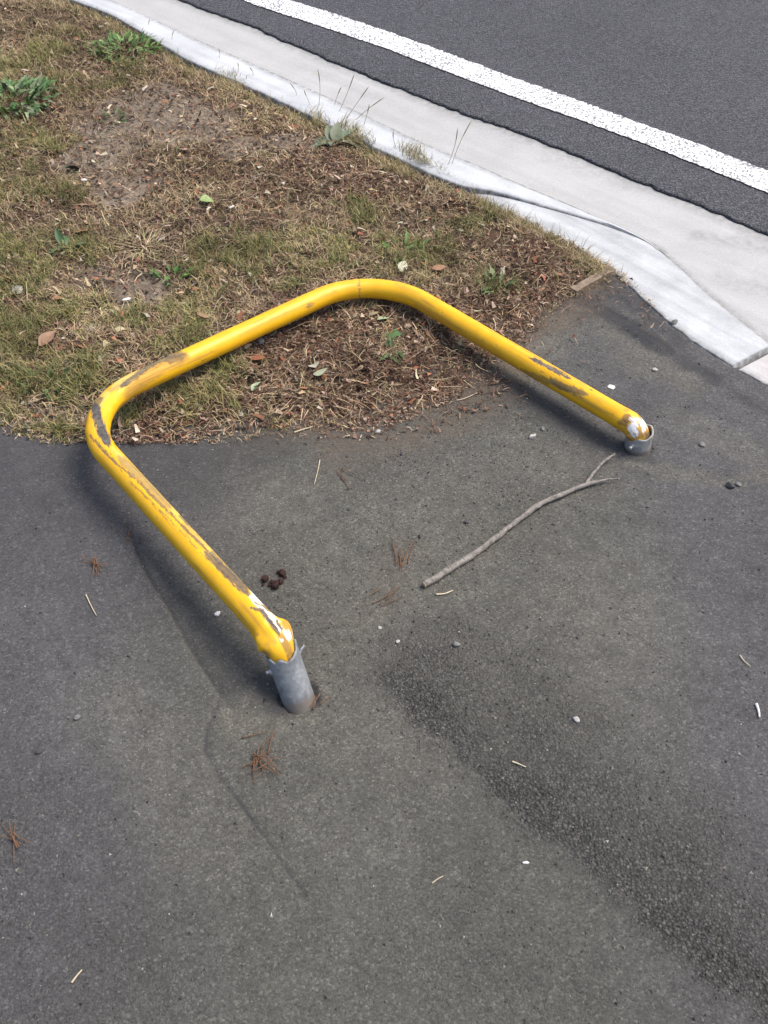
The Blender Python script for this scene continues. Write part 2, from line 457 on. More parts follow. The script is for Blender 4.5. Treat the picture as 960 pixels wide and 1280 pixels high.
s1 = slab('slab', a_in, a_out, M['apron'], 120, 1)
a2i = np.array([at(922, 462.5, -.0365), at(960, 482, -.043), at(1010, 508, -.046), at(1100, 556, -.046)])
a2o = np.array([at(970, 437.5, -.045), at(1010, 462, -.046), at(1060, 486, -.047), at(1160, 530, -.047)])
a2i = far_ext(a2i, 0, 3); a2o = far_ext(a2o, 0, 3)
s2 = slab('slab', a2i, a2o, M['pink'], 90, 0)
s2['label'] = 'pinkish stained slab beyond the joint'
for s in (s1, s2):
    s.parent = ramp_root; s.matrix_parent_inverse = Matrix.Translation(-ramp_root.location)

# ------------------------------------------------------------------ path and verge sheets
p_edge = np.concatenate([far_ext(k_back, 40, 0)[:9], a_in[1:], a2i[1:]])        # verge+path side of the concrete
def conc_side(P):
    """signed distance to the concrete edge, positive on the near side; parameter"""
    d, par = seg_dist(P, p_edge)
    k = np.clip(par.astype(int), 0, len(p_edge) - 2)
    t = p_edge[k + 1] - p_edge[k]; v = P[:, :2] - p_edge[k][:, :2]
    s = np.sign(t[:, 0] * v[:, 1] - t[:, 1] * v[:, 0])
    return -s * d, par
vb_px = [(0, 536), (30, 545), (60, 552), (110, 561), (150, 562), (230, 556), (300, 547), (350, 541), (420, 538), (490, 528), (550, 508), (600, 478), (632, 445), (655, 418), (690, 386), (766, 341)]
v_bound = px_line(vb_px)
wiggle = lambda P: (fbm(P, 14, 31, 3) - .5) * .07
left = np.array([[-40, v_bound[0][1] + .6, 0], [-3, v_bound[0][1] + .06, 0]])
verge_poly = np.concatenate([left, v_bound, p_edge[8:13][::-1][1:], p_edge[:8][::-1], [[-60, 45, 0]]])
vb_line = np.concatenate([left, v_bound])

def axis(lo, a, b, hi, st):
    mid = list(np.arange(a, b, st)); x = a; d = st
    l = []
    while x > lo: d *= 1.35; x -= d; l.append(x)
    r = []; x = mid[-1]; d = st
    while x < hi: d *= 1.35; x += d; r.append(x)
    return np.array(l[::-1] + mid + r)

def strokes(P, L):
    """soft strokes on the ground: (pixel line, core half width, fade, value)"""
    o = np.zeros(len(P))
    wob = (fbm(P, 25, 77, 3) - .5) * .05
    for pts, w, fade, val in L:
        ln = px_line(pts if len(pts) > 1 else [pts[0], (pts[0][0] + 1, pts[0][1])])
        lo_ = ln[:, :2].min(0) - (w + fade + .05); hi_ = ln[:, :2].max(0) + (w + fade + .05)
        m = ((P[:, :2] > lo_) & (P[:, :2] < hi_)).all(1)
        if not m.any(): continue
        d, _ = seg_dist(P[m], ln)
        d = d + wob[m] * min(1, fade / .03)
        o[m] = np.maximum(o[m], val * (1 - sstep(w, w + fade, d)))
    return o

# ---- asphalt path
xs = axis(-45, -.95, 1.05, 45, .006); ys = axis(-45, .38, 2.35, 12, .006)
X, Y = np.meshgrid(xs, ys); P = np.stack([X.ravel(), Y.ravel()], 1)
sd, par = conc_side(P)
zE = np.interp(par, np.arange(len(p_edge)), p_edge[:, 2])
in_v = inside(P, verge_poly); dv, _ = seg_dist(P, vb_line)
seam1 = px_line([(158, 655), (172, 692), (187, 723), (210, 757), (240, 812), (277, 870)])
seam2 = px_line([(277, 870), (268, 890), (258, 912), (256, 938), (273, 967), (310, 1017), (345, 1066), (383, 1122)])
d1, _ = seg_dist(P, seam1); d2, _ = seg_dist(P, seam2)
def seam_side(P, L):
    v = P - L[0][:2]; t = L[-1][:2] - L[0][:2]; return t[0] * v[:, 1] - t[1] * v[:, 0]
z = np.minimum(zE, 0) * (1 - sstep(0, .55, sd)) 
z = np.where(sd < 0, zE - .004 + sd * .3, z)
z += (fbm(P, 1.6, 51, 2) - .5) * .010 * sstep(.02, .3, sd)
z += (fbm(P, 28, 52, 3) - .5) * .0025
g1 = 1 - sstep(.0, .006, d1); g2 = 1 - sstep(.0, .0055, d2)
z -= .0035 * g1 * (.4 + fbm(P, 40, 12)) + .003 * g2
z += .004 * (1 - sstep(.0, .07, d1)) * (seam_side(P, seam1) < 0) * sstep(.003, .008, d1)
band = [([(505, 850), (540, 890), (600, 940), (680, 1012), (760, 1078), (840, 1144), (910, 1202), (990, 1265)], .022, .036, .92),
        ([(530, 840), (580, 880), (650, 945), (730, 1005), (800, 1060), (880, 1130), (970, 1210)], .045, .11, .70),
        ([(560, 810), (660, 880), (760, 960), (860, 1040), (960, 1120)], .03, .12, .52),
        ([(20, 1080), (60, 1180), (120, 1250)], .04, .25, .35), ([(560, 1180), (690, 1230)], .02, .15, .3)]
coarse = strokes(P, band) * (.55 + .75 * fbm(P, 10, 5, 3))
dust = strokes(P, [([(560, 640), (520, 740), (470, 880)], .06, .30, .6), ([(300, 895), (345, 890)], .02, .06, .9), ([(365, 892)], .02, .04, .8),
                   ([(770, 400), (800, 440), (850, 460)], .02, .10, .75), ([(640, 460), (700, 400)], .02, .09, .75),
                   ([(790, 575), (850, 595), (920, 600), (960, 585)], .006, .04, .7),
                   ([(640, 690), (720, 800)], .05, .3, .5), ([(450, 760), (380, 700), (330, 650)], .03, .1, .4), ([(640, 560), (740, 600)], .02, .12, .5), ([(860, 520), (940, 560)], .01, .1, .5), ([(130, 880), (210, 960), (270, 1060)], .02, .12, .4), ([(340, 640), (440, 600), (560, 560)], .03, .14, .45),
                   ([(300, 1000), (420, 1010)], .04, .2, .3)]) * (.35 + .9 * fbm(P, 30, 61, 3))
dark = strokes(P, [([(335, 850), (345, 885)], .006, .035, .8),  # shadow left of the near socket, painted into the asphalt colour
                   ([(690, 358), (730, 372), (790, 405), (850, 438), (900, 462)], .010, .035, 1.0), ([(765, 348), (800, 380)], .02, .05, .5),
                   ([(0, 560), (80, 580), (150, 590), (230, 575), (330, 560)], .008, .12, .42), ([(0, 600), (120, 620), (180, 600)], .06, .22, .40), ([(40, 700), (150, 720)], .03, .2, .22),
                   ([(560, 450), (640, 490), (760, 550)], .01, .06, .55), ([(365, 888), (392, 880)], .002, .012, .9), ([(775, 570), (815, 575)], .004, .016, .7),  # first stroke paints the far leg's shadow; the others darken round the sockets
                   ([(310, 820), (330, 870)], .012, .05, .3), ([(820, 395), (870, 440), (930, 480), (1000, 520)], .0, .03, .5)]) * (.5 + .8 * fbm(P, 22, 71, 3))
right1 = seam_side(P, seam1) > 0
dark = np.maximum(dark, .45 * (1 - sstep(.01, .085, d1)) * (right1 if right1[np.argmin(((P - at(240, 760)[:2]) ** 2).sum(1))] else ~right1) * (.55 + .7 * fbm(P, 16, 73, 3)))  # darker asphalt beside the seam, plus painted soft shade under the near leg
dark = np.maximum(dark, np.maximum(g1 * (.50 + .5 * fbm(P, 18, 91)), g2 * (.40 + .5 * fbm(P, 14, 92, 2))))
nb = at(372, 871)[:2]; vv = P - nb; rn = np.hypot(vv[:, 0], vv[:, 1]); an = np.arctan2(vv[:, 1], vv[:, 0])
gapw = .0335 + .006 * np.clip(np.cos(an - .3), 0, 1) + (fbm(np.stack([an * 3, rn * 0], 1), 1, 95, 2) - .5) * .012
hole = 1 - sstep(-.003, .004, rn - gapw); z = z - .008 * hole; dark = np.maximum(dark, .95 * hole)
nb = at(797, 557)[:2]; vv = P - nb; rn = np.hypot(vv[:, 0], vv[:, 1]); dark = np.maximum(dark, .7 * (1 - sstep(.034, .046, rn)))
soil = np.where(in_v, 1, 1 - sstep(-.02, .12, dv + (fbm(P, 9, 33, 3) - .5) * .16)) * sstep(-.45, -.1, P[:, 0])
soil = np.maximum(soil, strokes(P, [([(420, 560), (520, 545), (600, 510), (650, 450)], .0, .10, .75), ([(500, 680), (480, 760)], .0, .08, .25)]))
cool = sstep(.25, .75, P[:, 0] + .35 * (fbm(P, 2, 8) - .5)) + sstep(.15, .55, -P[:, 0] + .4 * (fbm(P, 2, 18) - .5))
cool = np.clip(cool, 0, 1)
keep = (sd > -.03) & ~(in_v & (dv > .35))
idx = -np.ones(len(P), int)
Fc = grid_faces(len(ys), len(xs)); Fc = Fc[keep[Fc].all(1)]
used = np.unique(Fc); idx[used] = np.arange(len(used))
Fc = idx[Fc][:, ::-1]
V = np.c_[P, z]
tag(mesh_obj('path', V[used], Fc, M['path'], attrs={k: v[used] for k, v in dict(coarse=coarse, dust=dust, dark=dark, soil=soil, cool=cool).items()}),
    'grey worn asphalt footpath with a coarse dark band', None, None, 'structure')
def path_z(x, y):
    p = np.array([[x, y]]); s, pr = conc_side(p); ze = np.interp(pr, np.arange(len(p_edge)), p_edge[:, 2])
    return float((np.minimum(ze, 0) * (1 - sstep(0, .55, s)) + (fbm(p, 1.6, 51, 2) - .5) * .010 * sstep(.02, .3, s) + (fbm(p, 28, 52, 3) - .5) * .0025)[0])

# ---- grass verge
BARE = [(190, 150, .30, 1), (230, 160, .22, 1), (140, 200, .20, 1), (150, 235, .16, .9), (170, 362, .12, 1), (110, 60, .14, .5), (300, 190, .14, .7), (60, 360, .16, .5), (120, 350, .15, .7), (350, 180, .12, .6), (700, 330, .05, .5)]
GREEN = [(40, 210, .3, .8), (10, 330, .25, .9), (25, 440, .22, 1), (60, 490, .15, 1), (70, 540, .1, .8), (100, 250, .12, .5), (290, 330, .16, 1), (330, 350, .1, .9), (270, 460, .12, .9), (450, 270, .10, .9), (490, 325, .13, 1), (540, 320, .12, .9),
         (620, 350, .08, .8), (600, 270, .18, .6), (200, 420, .15, .8), (150, 500, .10, .7), (480, 180, .12, .7), (620, 225, .05, .5), (40, 90, .55, .62), (240, 90, .14, .5), (150, 30, .35, .5), (400, 320, .14, .7), (340, 520, .10, .5), (580, 180, .1, .4), (215, 500, .12, .8)]
BROWN = [(560, 470, .22, 1), (450, 480, .20, 1), (350, 500, .16, .7), (400, 220, .22, .75), (470, 230, .2, .75), (380, 420, .2, .8), (620, 400, .15, 1), (690, 330, .18, 1), (720, 320, .15, 1), (570, 260, .15, .6), (200, 540, .15, .7), (240, 250, .2, .4), (90, 440, .1, .6), (330, 230, .2, .5), (80, 420, .08, .8)]
def blobs(P, L):
    o = np.zeros(len(P))
    for x, y, r, v in L:
        c = at(x, y, .01)[:2]; d2_ = ((P[:, :2] - c) ** 2).sum(1)
        o = np.maximum(o, v * np.exp(-d2_ / (r * r)))
    return o
def masks(P):
    bare = sstep(.35, .75, blobs(P, BARE) + (fbm(P, 7, 101, 4) - .5) * .9)
    green = sstep(.25, .75, blobs(P, GREEN) + (fbm(P, 8, 102, 4) - .5) * 1.1)
    brown = sstep(.25, .7, blobs(P, BROWN) + (fbm(P, 9, 103, 4) - .5) * .8)
    return bare, green, brown
def verge_d(P):
    """inside distance to the verge boundary (negative outside)"""
    dv, _ = seg_dist(P, vb_line); s, _ = conc_side(P)
    ins = inside(P, verge_poly)
    d = np.minimum(dv, np.abs(s))
    return np.where(ins, d, -d), dv, s
def verge_h(P):
    d, dv, s = verge_d(P)
    h = -.012 + .030 * sstep(-.02, .25, np.where(d > 0, dv, -dv) + wiggle(P) * .6)
    h = h + ((fbm(P, 6, 41, 3) - .5) * .026 + (fbm(P, 30, 42, 3) - .5) * .024) * sstep(-.02, .1, d)
    h = h - .022 * (1 - sstep(.0, .10, np.abs(s)))
    return h, d
xs = axis(-45, -2.0, .75, 3, .012); ys = axis(1.2, 1.75, 4.95, 60, .012)
X, Y = np.meshgrid(xs, ys); P = np.stack([X.ravel(), Y.ravel()], 1)
h, d = verge_h(P); bare, green, brown = masks(P)
keep = (d > -.035) & (P[:, 0] < .70)
Fc = grid_faces(len(ys), len(xs)); Fc = Fc[keep[Fc].all(1)]; used = np.unique(Fc); idx = -np.ones(len(P), int); idx[used] = np.arange(len(used))
s_, _ = conc_side(P)
h = np.where(s_ < 0, np.minimum(h, -.03), h)
tag(mesh_obj('verge', np.c_[P, h][used], idx[Fc][:, ::-1], M['soil'], attrs={'bare': bare[used]}), 'patchy brown grass verge between path and kerb', None, None, 'structure')

# far ground sheet to the horizon
S = 400; mesh_g = mesh_obj('ground', [(-S, -S, -.35), (S, -S, -.35), (S, S, -.35), (-S, S, -.35)], [(0, 1, 2, 3)], M['far'], attrs={})
tag(mesh_g, 'plain open ground beyond the road', None, None, 'structure')

# ------------------------------------------------------------------ fibres: grass, thatch
def fibres(root, head, length, lift, curl, width, cols, k=4, droop=0.0, taper=.15, wroll=None):
    """strips: heading angle, lift above the ground plane (rad) at root, curl = heading change, droop = lift change"""
    N = len(root); step = (length / (k - 1))
    pts = [root]; 
    for j in range(k - 1):
        f = j / max(k - 2, 1)
        hd = head + curl * f; lf = lift - droop * f
        pts.append(pts[-1] + np.stack([np.cos(hd) * np.cos(lf), np.sin(hd) * np.cos(lf), np.sin(lf)], 1) * step[:, None])
    pts = np.stack(pts, 1)
    side = np.stack([-np.sin(head), np.cos(head), np.zeros(N) if wroll is None else wroll], 1)
    prof = np.linspace(1, taper, k)
    Vl = pts - side[:, None] * (width[:, None] * prof)[..., None] * .5
    Vr = pts + side[:, None] * (width[:, None] * prof)[..., None] * .5
    V = np.stack([Vl, Vr], 2).reshape(-1, 3)
    b = (np.arange(N) * 2 * k)[:, None] + (np.arange(k - 1) * 2)[None]
    Fq = np.stack([b, b + 1, b + 3, b + 2], -1).reshape(-1, 4)
    C = np.repeat(cols, 2 * k, axis=0)
    return V, Fq, C
def joinf(L):
    Vs, Fs, Cs, o = [], [], [], 0
    for V, Fq, C in L: Vs.append(V); Fs.append(Fq + o); Cs.append(C); o += len(V)
    return np.concatenate(Vs), np.concatenate(Fs), np.concatenate(Cs)
def pick(cols, n, jitter=.25):
    c = np.asarray(cols)[rng.integers(0, len(cols), n)]
    return np.clip(c * (1 + rng.uniform(-jitter, jitter, (n, 1))) * (1 + rng.uniform(-.08, .08, (n, 3))), 0, 1)
def ground_z(P): return verge_h(P)[0]
def scatter(n, prob, x0=-2.3, x1=.75, y0=1.72, y1=5.1):
    out = []
    got = 0
    while got < n:
        P = np.stack([rng.uniform(x0, x1, 4 * n), rng.uniform(y0, y1, 4 * n)], 1)
        p = prob(P); P = P[rng.random(len(P)) < p]
        out.append(P); got += len(P)
    return np.concatenate(out)[:n]
STRAW = [(.38, .29, .165), (.46, .365, .22), (.31, .225, .125), (.39, .31, .19), (.23, .165, .09), (.20, .15, .085)]
OLIVE = [(.19, .172, .066), (.24, .205, .08), (.14, .142, .05), (.29, .24, .11), (.10, .125, .040)]
BROWNS = [(.14, .083, .054), (.205, .13, .088), (.09, .054, .037), (.26, .178, .124), (.17, .092, .060), (.06, .037, .027), (.34, .26, .19)]
DARKS = [(.040, .026, .018), (.055, .035, .024), (.075, .045, .030), (.10, .055, .035)]
def edge_ok(P, lo=-.01): return (verge_d(P)[0] + wiggle(P) * .5 > lo)
def clump(P, sc, seed): return sstep(.42, .62, fbm(P, sc, seed, 3))
def prob_straw(P):
    b, g, br = masks(P); return edge_ok(P) * (1 - .90 * b) * (1 - .75 * br) * (.16 + .84 * clump(P, 22, 201))
def prob_green(P):
    b, g, br = masks(P); return edge_ok(P, .0) * (1 - .95 * b) * (.04 + .96 * g) * (1 - .7 * br) * (.04 + .96 * clump(P, 24, 202))
def prob_brown(P):
    b, g, br = masks(P); d, dv, s = verge_d(P)
    spill = np.where(d > -.005, 1, np.exp(-np.maximum(-d, 0) / .035) * .6 * (sstep(-.38, -.1, P[:, 0])) * (s > .02))
    return spill * (.25 + .75 * br) * (1 - .60 * b) * (.35 + .65 * clump(P, 18, 203))
def z_any(P):
    zv = ground_z(P); d, dv, s = verge_d(P)
    return np.where(d > -.03, np.maximum(zv, 0.0 * zv), .001)
def near_edge(P):
    """fibres stay short next to the crisp asphalt edge"""
    d, dv, s = verge_d(P); return np.clip(.30 + np.abs(d) / .07, .3, 1)
def tone(P, C, sc=5, seed=401, amt=.5):
    return np.clip(C * (1 + (fbm(P, sc, seed, 3) - .5)[:, None] * 2 * amt), 0, 1)
U = rng.uniform
L = []
n = 78000; P = scatter(n, prob_straw); r = np.c_[P, z_any(P)]
L.append(fibres(r, U(0, 6.28, n), U(.012, .052, n) * near_edge(P), U(.0, 1.2, n), U(-1.4, 1.4, n), U(.0013, .0032, n), tone(P, pick(STRAW, n, .4)), droop=U(.2, 1.4, n)))
n = 42000; P = scatter(n, prob_green); r = np.c_[P, z_any(P)]
L.append(fibres(r, U(0, 6.28, n), U(.014, .055, n) * near_edge(P), U(.3, 1.5, n), U(-1.1, 1.1, n), U(.0016, .0036, n), tone(P, pick(OLIVE, n, .35)), droop=U(.2, 1.5, n)))
n = 9000; P = scatter(n, lambda P: (lambda dvs: np.where((dvs[2] > .004) & (dvs[2] < .075) & inside(P, verge_poly), 1, 0) * (.2 + .8 * clump(P, 12, 205)))(verge_d(P))); r = np.c_[P, z_any(P)]
L.append(fibres(r, U(0, 6.28, n), U(.02, .06, n), U(.3, 1.4, n), U(-1, 1, n), U(.0013, .0030, n), tone(P, pick(STRAW + OLIVE[:3], n, .35)), droop=U(.3, 1.4, n)))
V, Fq, C = joinf(L)
tag(mesh_obj('verge_grass', V, Fq, M['grass'], cols=C), 'patchy straw and olive grass covering the verge', 'grass', None, 'stuff')
L = []
n = 85000; P = scatter(n, prob_brown); r = np.c_[P, z_any(P) + U(.0, .007, n)]
L.append(fibres(r, U(0, 6.28, n), U(.006, .030, n) * near_edge(P), U(-.3, .6, n), U(-1.5, 1.5, n), U(.0012, .0034, n), tone(P, pick(BROWNS, n, .4)), droop=U(-.3, .7, n), taper=.5))
n = 9000; P = scatter(n, lambda P: .35 * prob_brown(P) + .6 * prob_straw(P)); r = np.c_[P, z_any(P) + U(.002, .012, n)]
L.append(fibres(r, U(0, 6.28, n), U(.02, .075, n) * near_edge(P), U(-.1, .35, n), U(-1.0, 1.0, n), U(.0012, .0030, n), pick(STRAW[:4] + BROWNS[3:], n, .35), droop=U(0, .45, n), taper=.4))
# crumbs of leaf and bark, dark and pale
n = 22000; P = scatter(n, lambda P: .7 * prob_brown(P) + .25 * edge_ok(P)); r = np.c_[P, z_any(P) + U(.001, .010, n)]
L.append(fibres(r, U(0, 6.28, n), U(.005, .018, n) * near_edge(P), U(-.5, .6, n), U(-.4, .4, n), U(.003, .012, n), pick(BROWNS + DARKS, n, .35), k=3, droop=U(-.6, .6, n), taper=.45, wroll=U(-.5, .5, n)))
n = 1500; P = scatter(n, lambda P: .5 * prob_brown(P) + .4 * edge_ok(P)); r = np.c_[P, z_any(P) + U(.006, .014, n)]
L.append(fibres(r, U(0, 6.28, n), U(.010, .030, n) * near_edge(P), U(-.3, .6, n), U(-.6, .6, n), U(.005, .014, n), pick([(.40, .31, .21), (.33, .24, .15), (.30, .13, .075), (.23, .13, .08), (.46, .40, .31)], n, .3), k=4, droop=U(-.4, .9, n), taper=.35, wroll=U(-.6, .6, n)))
V, Fq, C = joinf(L)
tag(mesh_obj('dead_grass_litter', V, Fq, M['litter'], cols=C), 'brown dead grass and leaf crumbs littering the verge', 'leaf litter', None, 'stuff')

# ------------------------------------------------------------------ tubes
def frames(path):
    T = np.gradient(path, axis=0); T /= np.linalg.norm(T, axis=1, keepdims=True)
    Nn = np.zeros_like(path); ref = np.array([0, 0, 1.0])
    n0 = ref - T[0] * (ref @ T[0])
    if np.linalg.norm(n0) < .1: n0 = np.array([1.0, 0, 0]) - T[0] * T[0][0]
    Nn[0] = n0 / np.linalg.norm(n0)
    for i in range(1, len(path)):
        v = Nn[i - 1] - T[i] * (Nn[i - 1] @ T[i]); Nn[i] = v / np.linalg.norm(v)
    return T, Nn, np.cross(T, Nn)
def tube(path, rad, seg=12, cap=True, ra=None, rb=None, lump=0, seed=0):
    path = np.asarray(path, float); T, N1, N2 = frames(path)
    th = np.linspace(0, 2 * np.pi, seg, endpoint=False)
    rad = np.broadcast_to(np.asarray(rad, float), (len(path),))
    A = rad if ra is None else rad * ra; B = rad if rb is None else rad * rb
    rr = np.ones((len(path), seg))
    if lump:
        ii, jj = np.meshgrid(np.arange(len(path)), np.arange(seg), indexing='ij')
        rr = 1 + lump * (vnoise(np.stack([ii * .7, jj * 5.0 / seg], -1), seed) - .5) * 2
    V = path[:, None] + (A[:, None] * rr * np.cos(th))[..., None] * N1[:, None] + (B[:, None] * rr * np.sin(th))[..., None] * N2[:, None]
    i = np.arange(len(path) * seg).reshape(len(path), seg); j = np.roll(i, -1, 1)
    Fq = np.stack([i[:-1], j[:-1], j[1:], i[1:]], -1).reshape(-1, 4).tolist()
    V = V.reshape(-1, 3)
    if cap:
        Fq.append(list(range(seg))[::-1]); Fq.append(list(range(len(V) - seg, len(V))))
    return V, Fq
def join_tubes(L):
    V, Fq, o = [], [], 0
    for v, f in L:
        V.append(np.asarray(v)); Fq += [[q + o for q in x] for x in f]; o += len(v)
    return np.concatenate(V), Fq
def fillet(pts, rads, step):
    pts = [np.asarray(p, float) for p in pts]; out = [pts[0]]
    for i in range(1, len(pts) - 1):
        a, b, c = pts[i - 1], pts[i], pts[i + 1]; u = (a - b) / np.linalg.norm(a - b); v = (c - b) / np.linalg.norm(c - b)
        ang = math.acos(np.clip(u @ v, -1, 1)); r = rads[i - 1]; t = r / math.tan(ang / 2)
        bis = (u + v) / np.linalg.norm(u + v); cen = b + bis * r / math.sin(ang / 2)
        p0, p1 = b + u * t, b + v * t; e0 = p0 - cen; e1 = p1 - cen; tot = math.acos(np.clip(e0 @ e1 / r / r, -1, 1))
        for q in np.linspace(0, 1, 40):
            out.append(cen + (e0 * math.sin((1 - q) * tot) + e1 * math.sin(q * tot)) / math.sin(tot))
    out.append(pts[-1]); out = np.array(out)
    s = np.r_[0, np.cumsum(np.linalg.norm(np.diff(out, axis=0), axis=1))]; m = np.r_[True, np.diff(s) > 1e-6]; out, s = out[m], s[m]
    q = np.linspace(0, s[-1], int(s[-1] / step)); return np.stack([np.interp(q, s, out[:, k]) for k in range(3)], 1), q

# ------------------------------------------------------------------ the yellow rail
near_base, near_top = at(372, 871, 0), at(353, 816, .078)
far_base = at(797, 557, 0); far_top = far_base + np.array([-.002, .002, .040])
RR = .0262
A = at(345, 799, .094); B = at(88, 517, .10); Cc = at(468, 341, .062); D = at(793, 532, .060)
axis_n = (near_top - near_base); axis_n /= np.linalg.norm(axis_n)
pth, q = fillet([near_top - axis_n * .02, near_top + axis_n * .022, B, Cc, D + np.array([.004, -.004, 0]), far_top - np.array([0, 0, .02])], [.028, .19, .20, .030], .0022)
Ltot = q[-1]
e = np.exp(-((q - .056) / .024) ** 2)                      # crushed fold above the near sleeve
e2 = np.exp(-((Ltot - q - .05) / .03) ** 2)
endn = 1 - sstep(.0, .03, q)
ra = 1 - .08 * e + .02 * e2; rb = 1 + .36 * e + .06 * e2
ra = ra * (1 - .12 * endn); rb = rb * (1 - .12 * endn)
uB = np.argmin(np.linalg.norm(pth - B, axis=1)); eb = np.exp(-((q - q[uB]) / .10) ** 2)
ra *= 1 - .06 * eb; rb *= 1 + .05 * eb
SEG = 96
V, Fq = tube(pth, RR, SEG, True, ra, rb)
nv = len(pth) * SEG
ii, jj = np.meshgrid(np.arange(len(pth)), np.arange(SEG), indexing='ij')
cen = np.repeat(pth, SEG, 0); nrm = V - cen; nrm /= np.linalg.norm(nrm, axis=1, keepdims=True)
us = np.repeat(q, SEG); th = np.tile(np.arange(SEG) / SEG * 2 * np.pi, len(pth))
circ = np.stack([us, th * RR], 1)
lump = (fbm(circ, 30, 301, 2) - .5) * .017 * np.repeat(np.maximum(e, .35 * e2), SEG) + (fbm(circ, 9, 302, 2) - .5) * .0012
lump += (fbm(circ, 45, 305, 2) - .5) * .0025 * np.repeat(eb, SEG)
V = V + nrm * lump[:, None]
facing = ((np.array([0, 0, CAM_H]) - V) * nrm).sum(1) > 0
px = to_px(V)
def mark(lines, nz=2.5):
    o = np.zeros(len(V)); wob = (fbm(np.stack([us * 70, th * RR * 520], 1), 1, 303, 3) - .5) * 2 * nz + (fbm(np.stack([us * 420, th * RR * 420], 1), 1, 306, 2) - .5) * nz * .8
    for pts, w, fade, val in lines:
        p3 = np.array([(*p, 0) for p in (pts if len(pts) > 1 else [pts[0], (pts[0][0] + .5, pts[0][1])])], float)
        m = facing & (np.abs(px - p3[:, :2].mean(0)) < np.ptp(p3[:, :2], axis=0) / 2 + w + fade + 8).all(1)
        if not m.any(): continue
        d, par = seg_dist(px[m], p3)
        k = len(p3) - 1; end = np.minimum(1, np.minimum(par, k - par) * 3 + .25)
        o[m] = np.maximum(o[m], val * (1 - sstep(w * end, w * end + fade, d + wob[m])))
    return o
streak = fbm(np.stack([us * 18, th * RR * 900], 1), 1, 304, 3)
dark = mark([([(229, 443), (207, 447), (190, 455), (169, 470), (152, 483)], 2.2, 2.5, .85), ([(230, 443), (215, 447), (208, 450)], 6, 3, .6),
             ([(118, 503), (121, 521), (126, 536), (136, 556)], 5.0, 2.0, 1.0),
             ([(112, 544), (132, 566), (152, 585), (174, 602), (205, 634), (235, 664), (262, 692), (296, 735)], 1.0, 1.5, .8),
             ([(148, 571), (168, 590), (190, 612), (212, 634)], 4, 3, .55),
             ([(257, 690), (275, 707), (293, 724), (310, 742)], 4, 3, .9), ([(225, 645), (250, 668), (282, 700)], 1.2, 1.5, .8), ([(160, 600), (190, 628), (225, 664), (262, 702)], .5, 1.2, .6), ([(245, 660), (270, 690), (300, 722)], 2, 2, .6),
             ([(312, 760), (330, 763)], 1.5, 1.2, .9), ([(326, 764), (334, 771), (343, 785), (351, 797)], 1.5, 1.3, 1.0), ([(318, 752), (328, 757), (338, 765)], .8, 1, .9), ([(345, 776), (352, 786)], .7, 1, .9),
             ([(663, 447), (680, 456), (697, 465), (712, 473)], 2.0, 1.3, .95), ([(688, 475), (704, 484), (734, 493)], 3.6, 2.0, .75), ([(652, 462), (672, 472), (690, 480)], 2, 2, .55),
             ([(449, 350), (449.5, 379)], .35, .8, .6), ([(384, 384), (392, 380)], 2, 2, .5), ([(128, 497), (120, 505)], 3, 2, .7),
             ([(812, 540), (808, 552), (800, 556)], 2, 2, .8), ([(772, 540), (782, 550)], 2, 3, .6)])
dark *= np.clip(.6 + 1.1 * streak, 0, 1)
white = mark([([(314, 741), (321, 752), (330, 761), (340, 772)], 3.6, 1.3, 1), ([(336, 768), (344, 780), (349, 788)], 4, 1.2, 1), ([(355, 790), (362, 797)], 4.2, 1.2, 1), ([(351, 799), (354, 801)], 2.5, 1.2, 1),
              ([(802, 524), (798, 532), (792, 543)], 9.5, 2, 1), ([(672, 452), (686, 459), (700, 467)], .5, 1.0, .7)], 5)
endf = sstep(Ltot - .16, Ltot - .10, us); white *= 1 - endf * sstep(.55, .62, fbm(circ, 150, 330, 3)) * .95
white *= 1 - .95 * np.clip(dark * 1.6, 0, 1)
brown = mark([([(232, 447), (205, 458), (175, 478), (158, 495)], 4.5, 7, .65), ([(137, 488), (160, 478)], 1, 3, .6), ([(126, 498)], 3, 3, .7), ([(147, 487)], 2, 2, .7), ([(162, 485)], 2, 2, .8),
              ([(520, 382), (560, 408), (600, 432), (650, 466)], 3, 6, .40), ([(385, 382)], 4, 4, .5), ([(420, 365), (350, 395), (300, 420)], .5, 3, .3),  # first stroke paints shade along the far leg's lower side as brown
              ([(358, 775), (362, 790)], 5, 4, .7), ([(322, 793)], 2, 3, .6), ([(803, 545), (810, 540)], 3, 2, .9), ([(786, 541), (776, 531)], 2, 4, .5),
              ([(272, 700), (300, 735)], 4, 6, .5), ([(230, 655), (255, 685)], 2, 5, .4), ([(495, 355), (530, 372)], 1, 4, .3)]) * np.clip(.2 + 1.3 * streak, 0, 1)
pale = mark([([(212, 442), (190, 450), (165, 466), (142, 485)], 4.5, 3, .85), ([(130, 535), (120, 515)], 2, 2, .6), ([(140, 560), (170, 590), (215, 635), (300, 725)], 2.2, 2.5, .65),
             ([(120, 510), (125, 500), (135, 490)], 4, 4, .6)])
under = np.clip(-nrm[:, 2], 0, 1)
scuff = fbm(np.stack([us * 34, th * RR * 300], 1), 1, 310, 4); wear = fbm(np.stack([us * 3.5, th * RR * 30], 1), 1, 311, 2)
brown = np.maximum(brown, (.75 * (1 - sstep(.040, .052, us)) + .6 * sstep(Ltot - .045, Ltot - .03, us)) * sstep(.35, .65, fbm(circ, 60, 320, 3)))
dark = np.maximum(dark, .75 * sstep(.80, .86, scuff + .22 * (wear - .5)))
brown = np.maximum(brown, .45 * sstep(.60, .80, fbm(np.stack([us * 9, th * RR * 160], 1), 1, 312, 4) + .3 * (wear - .5)))
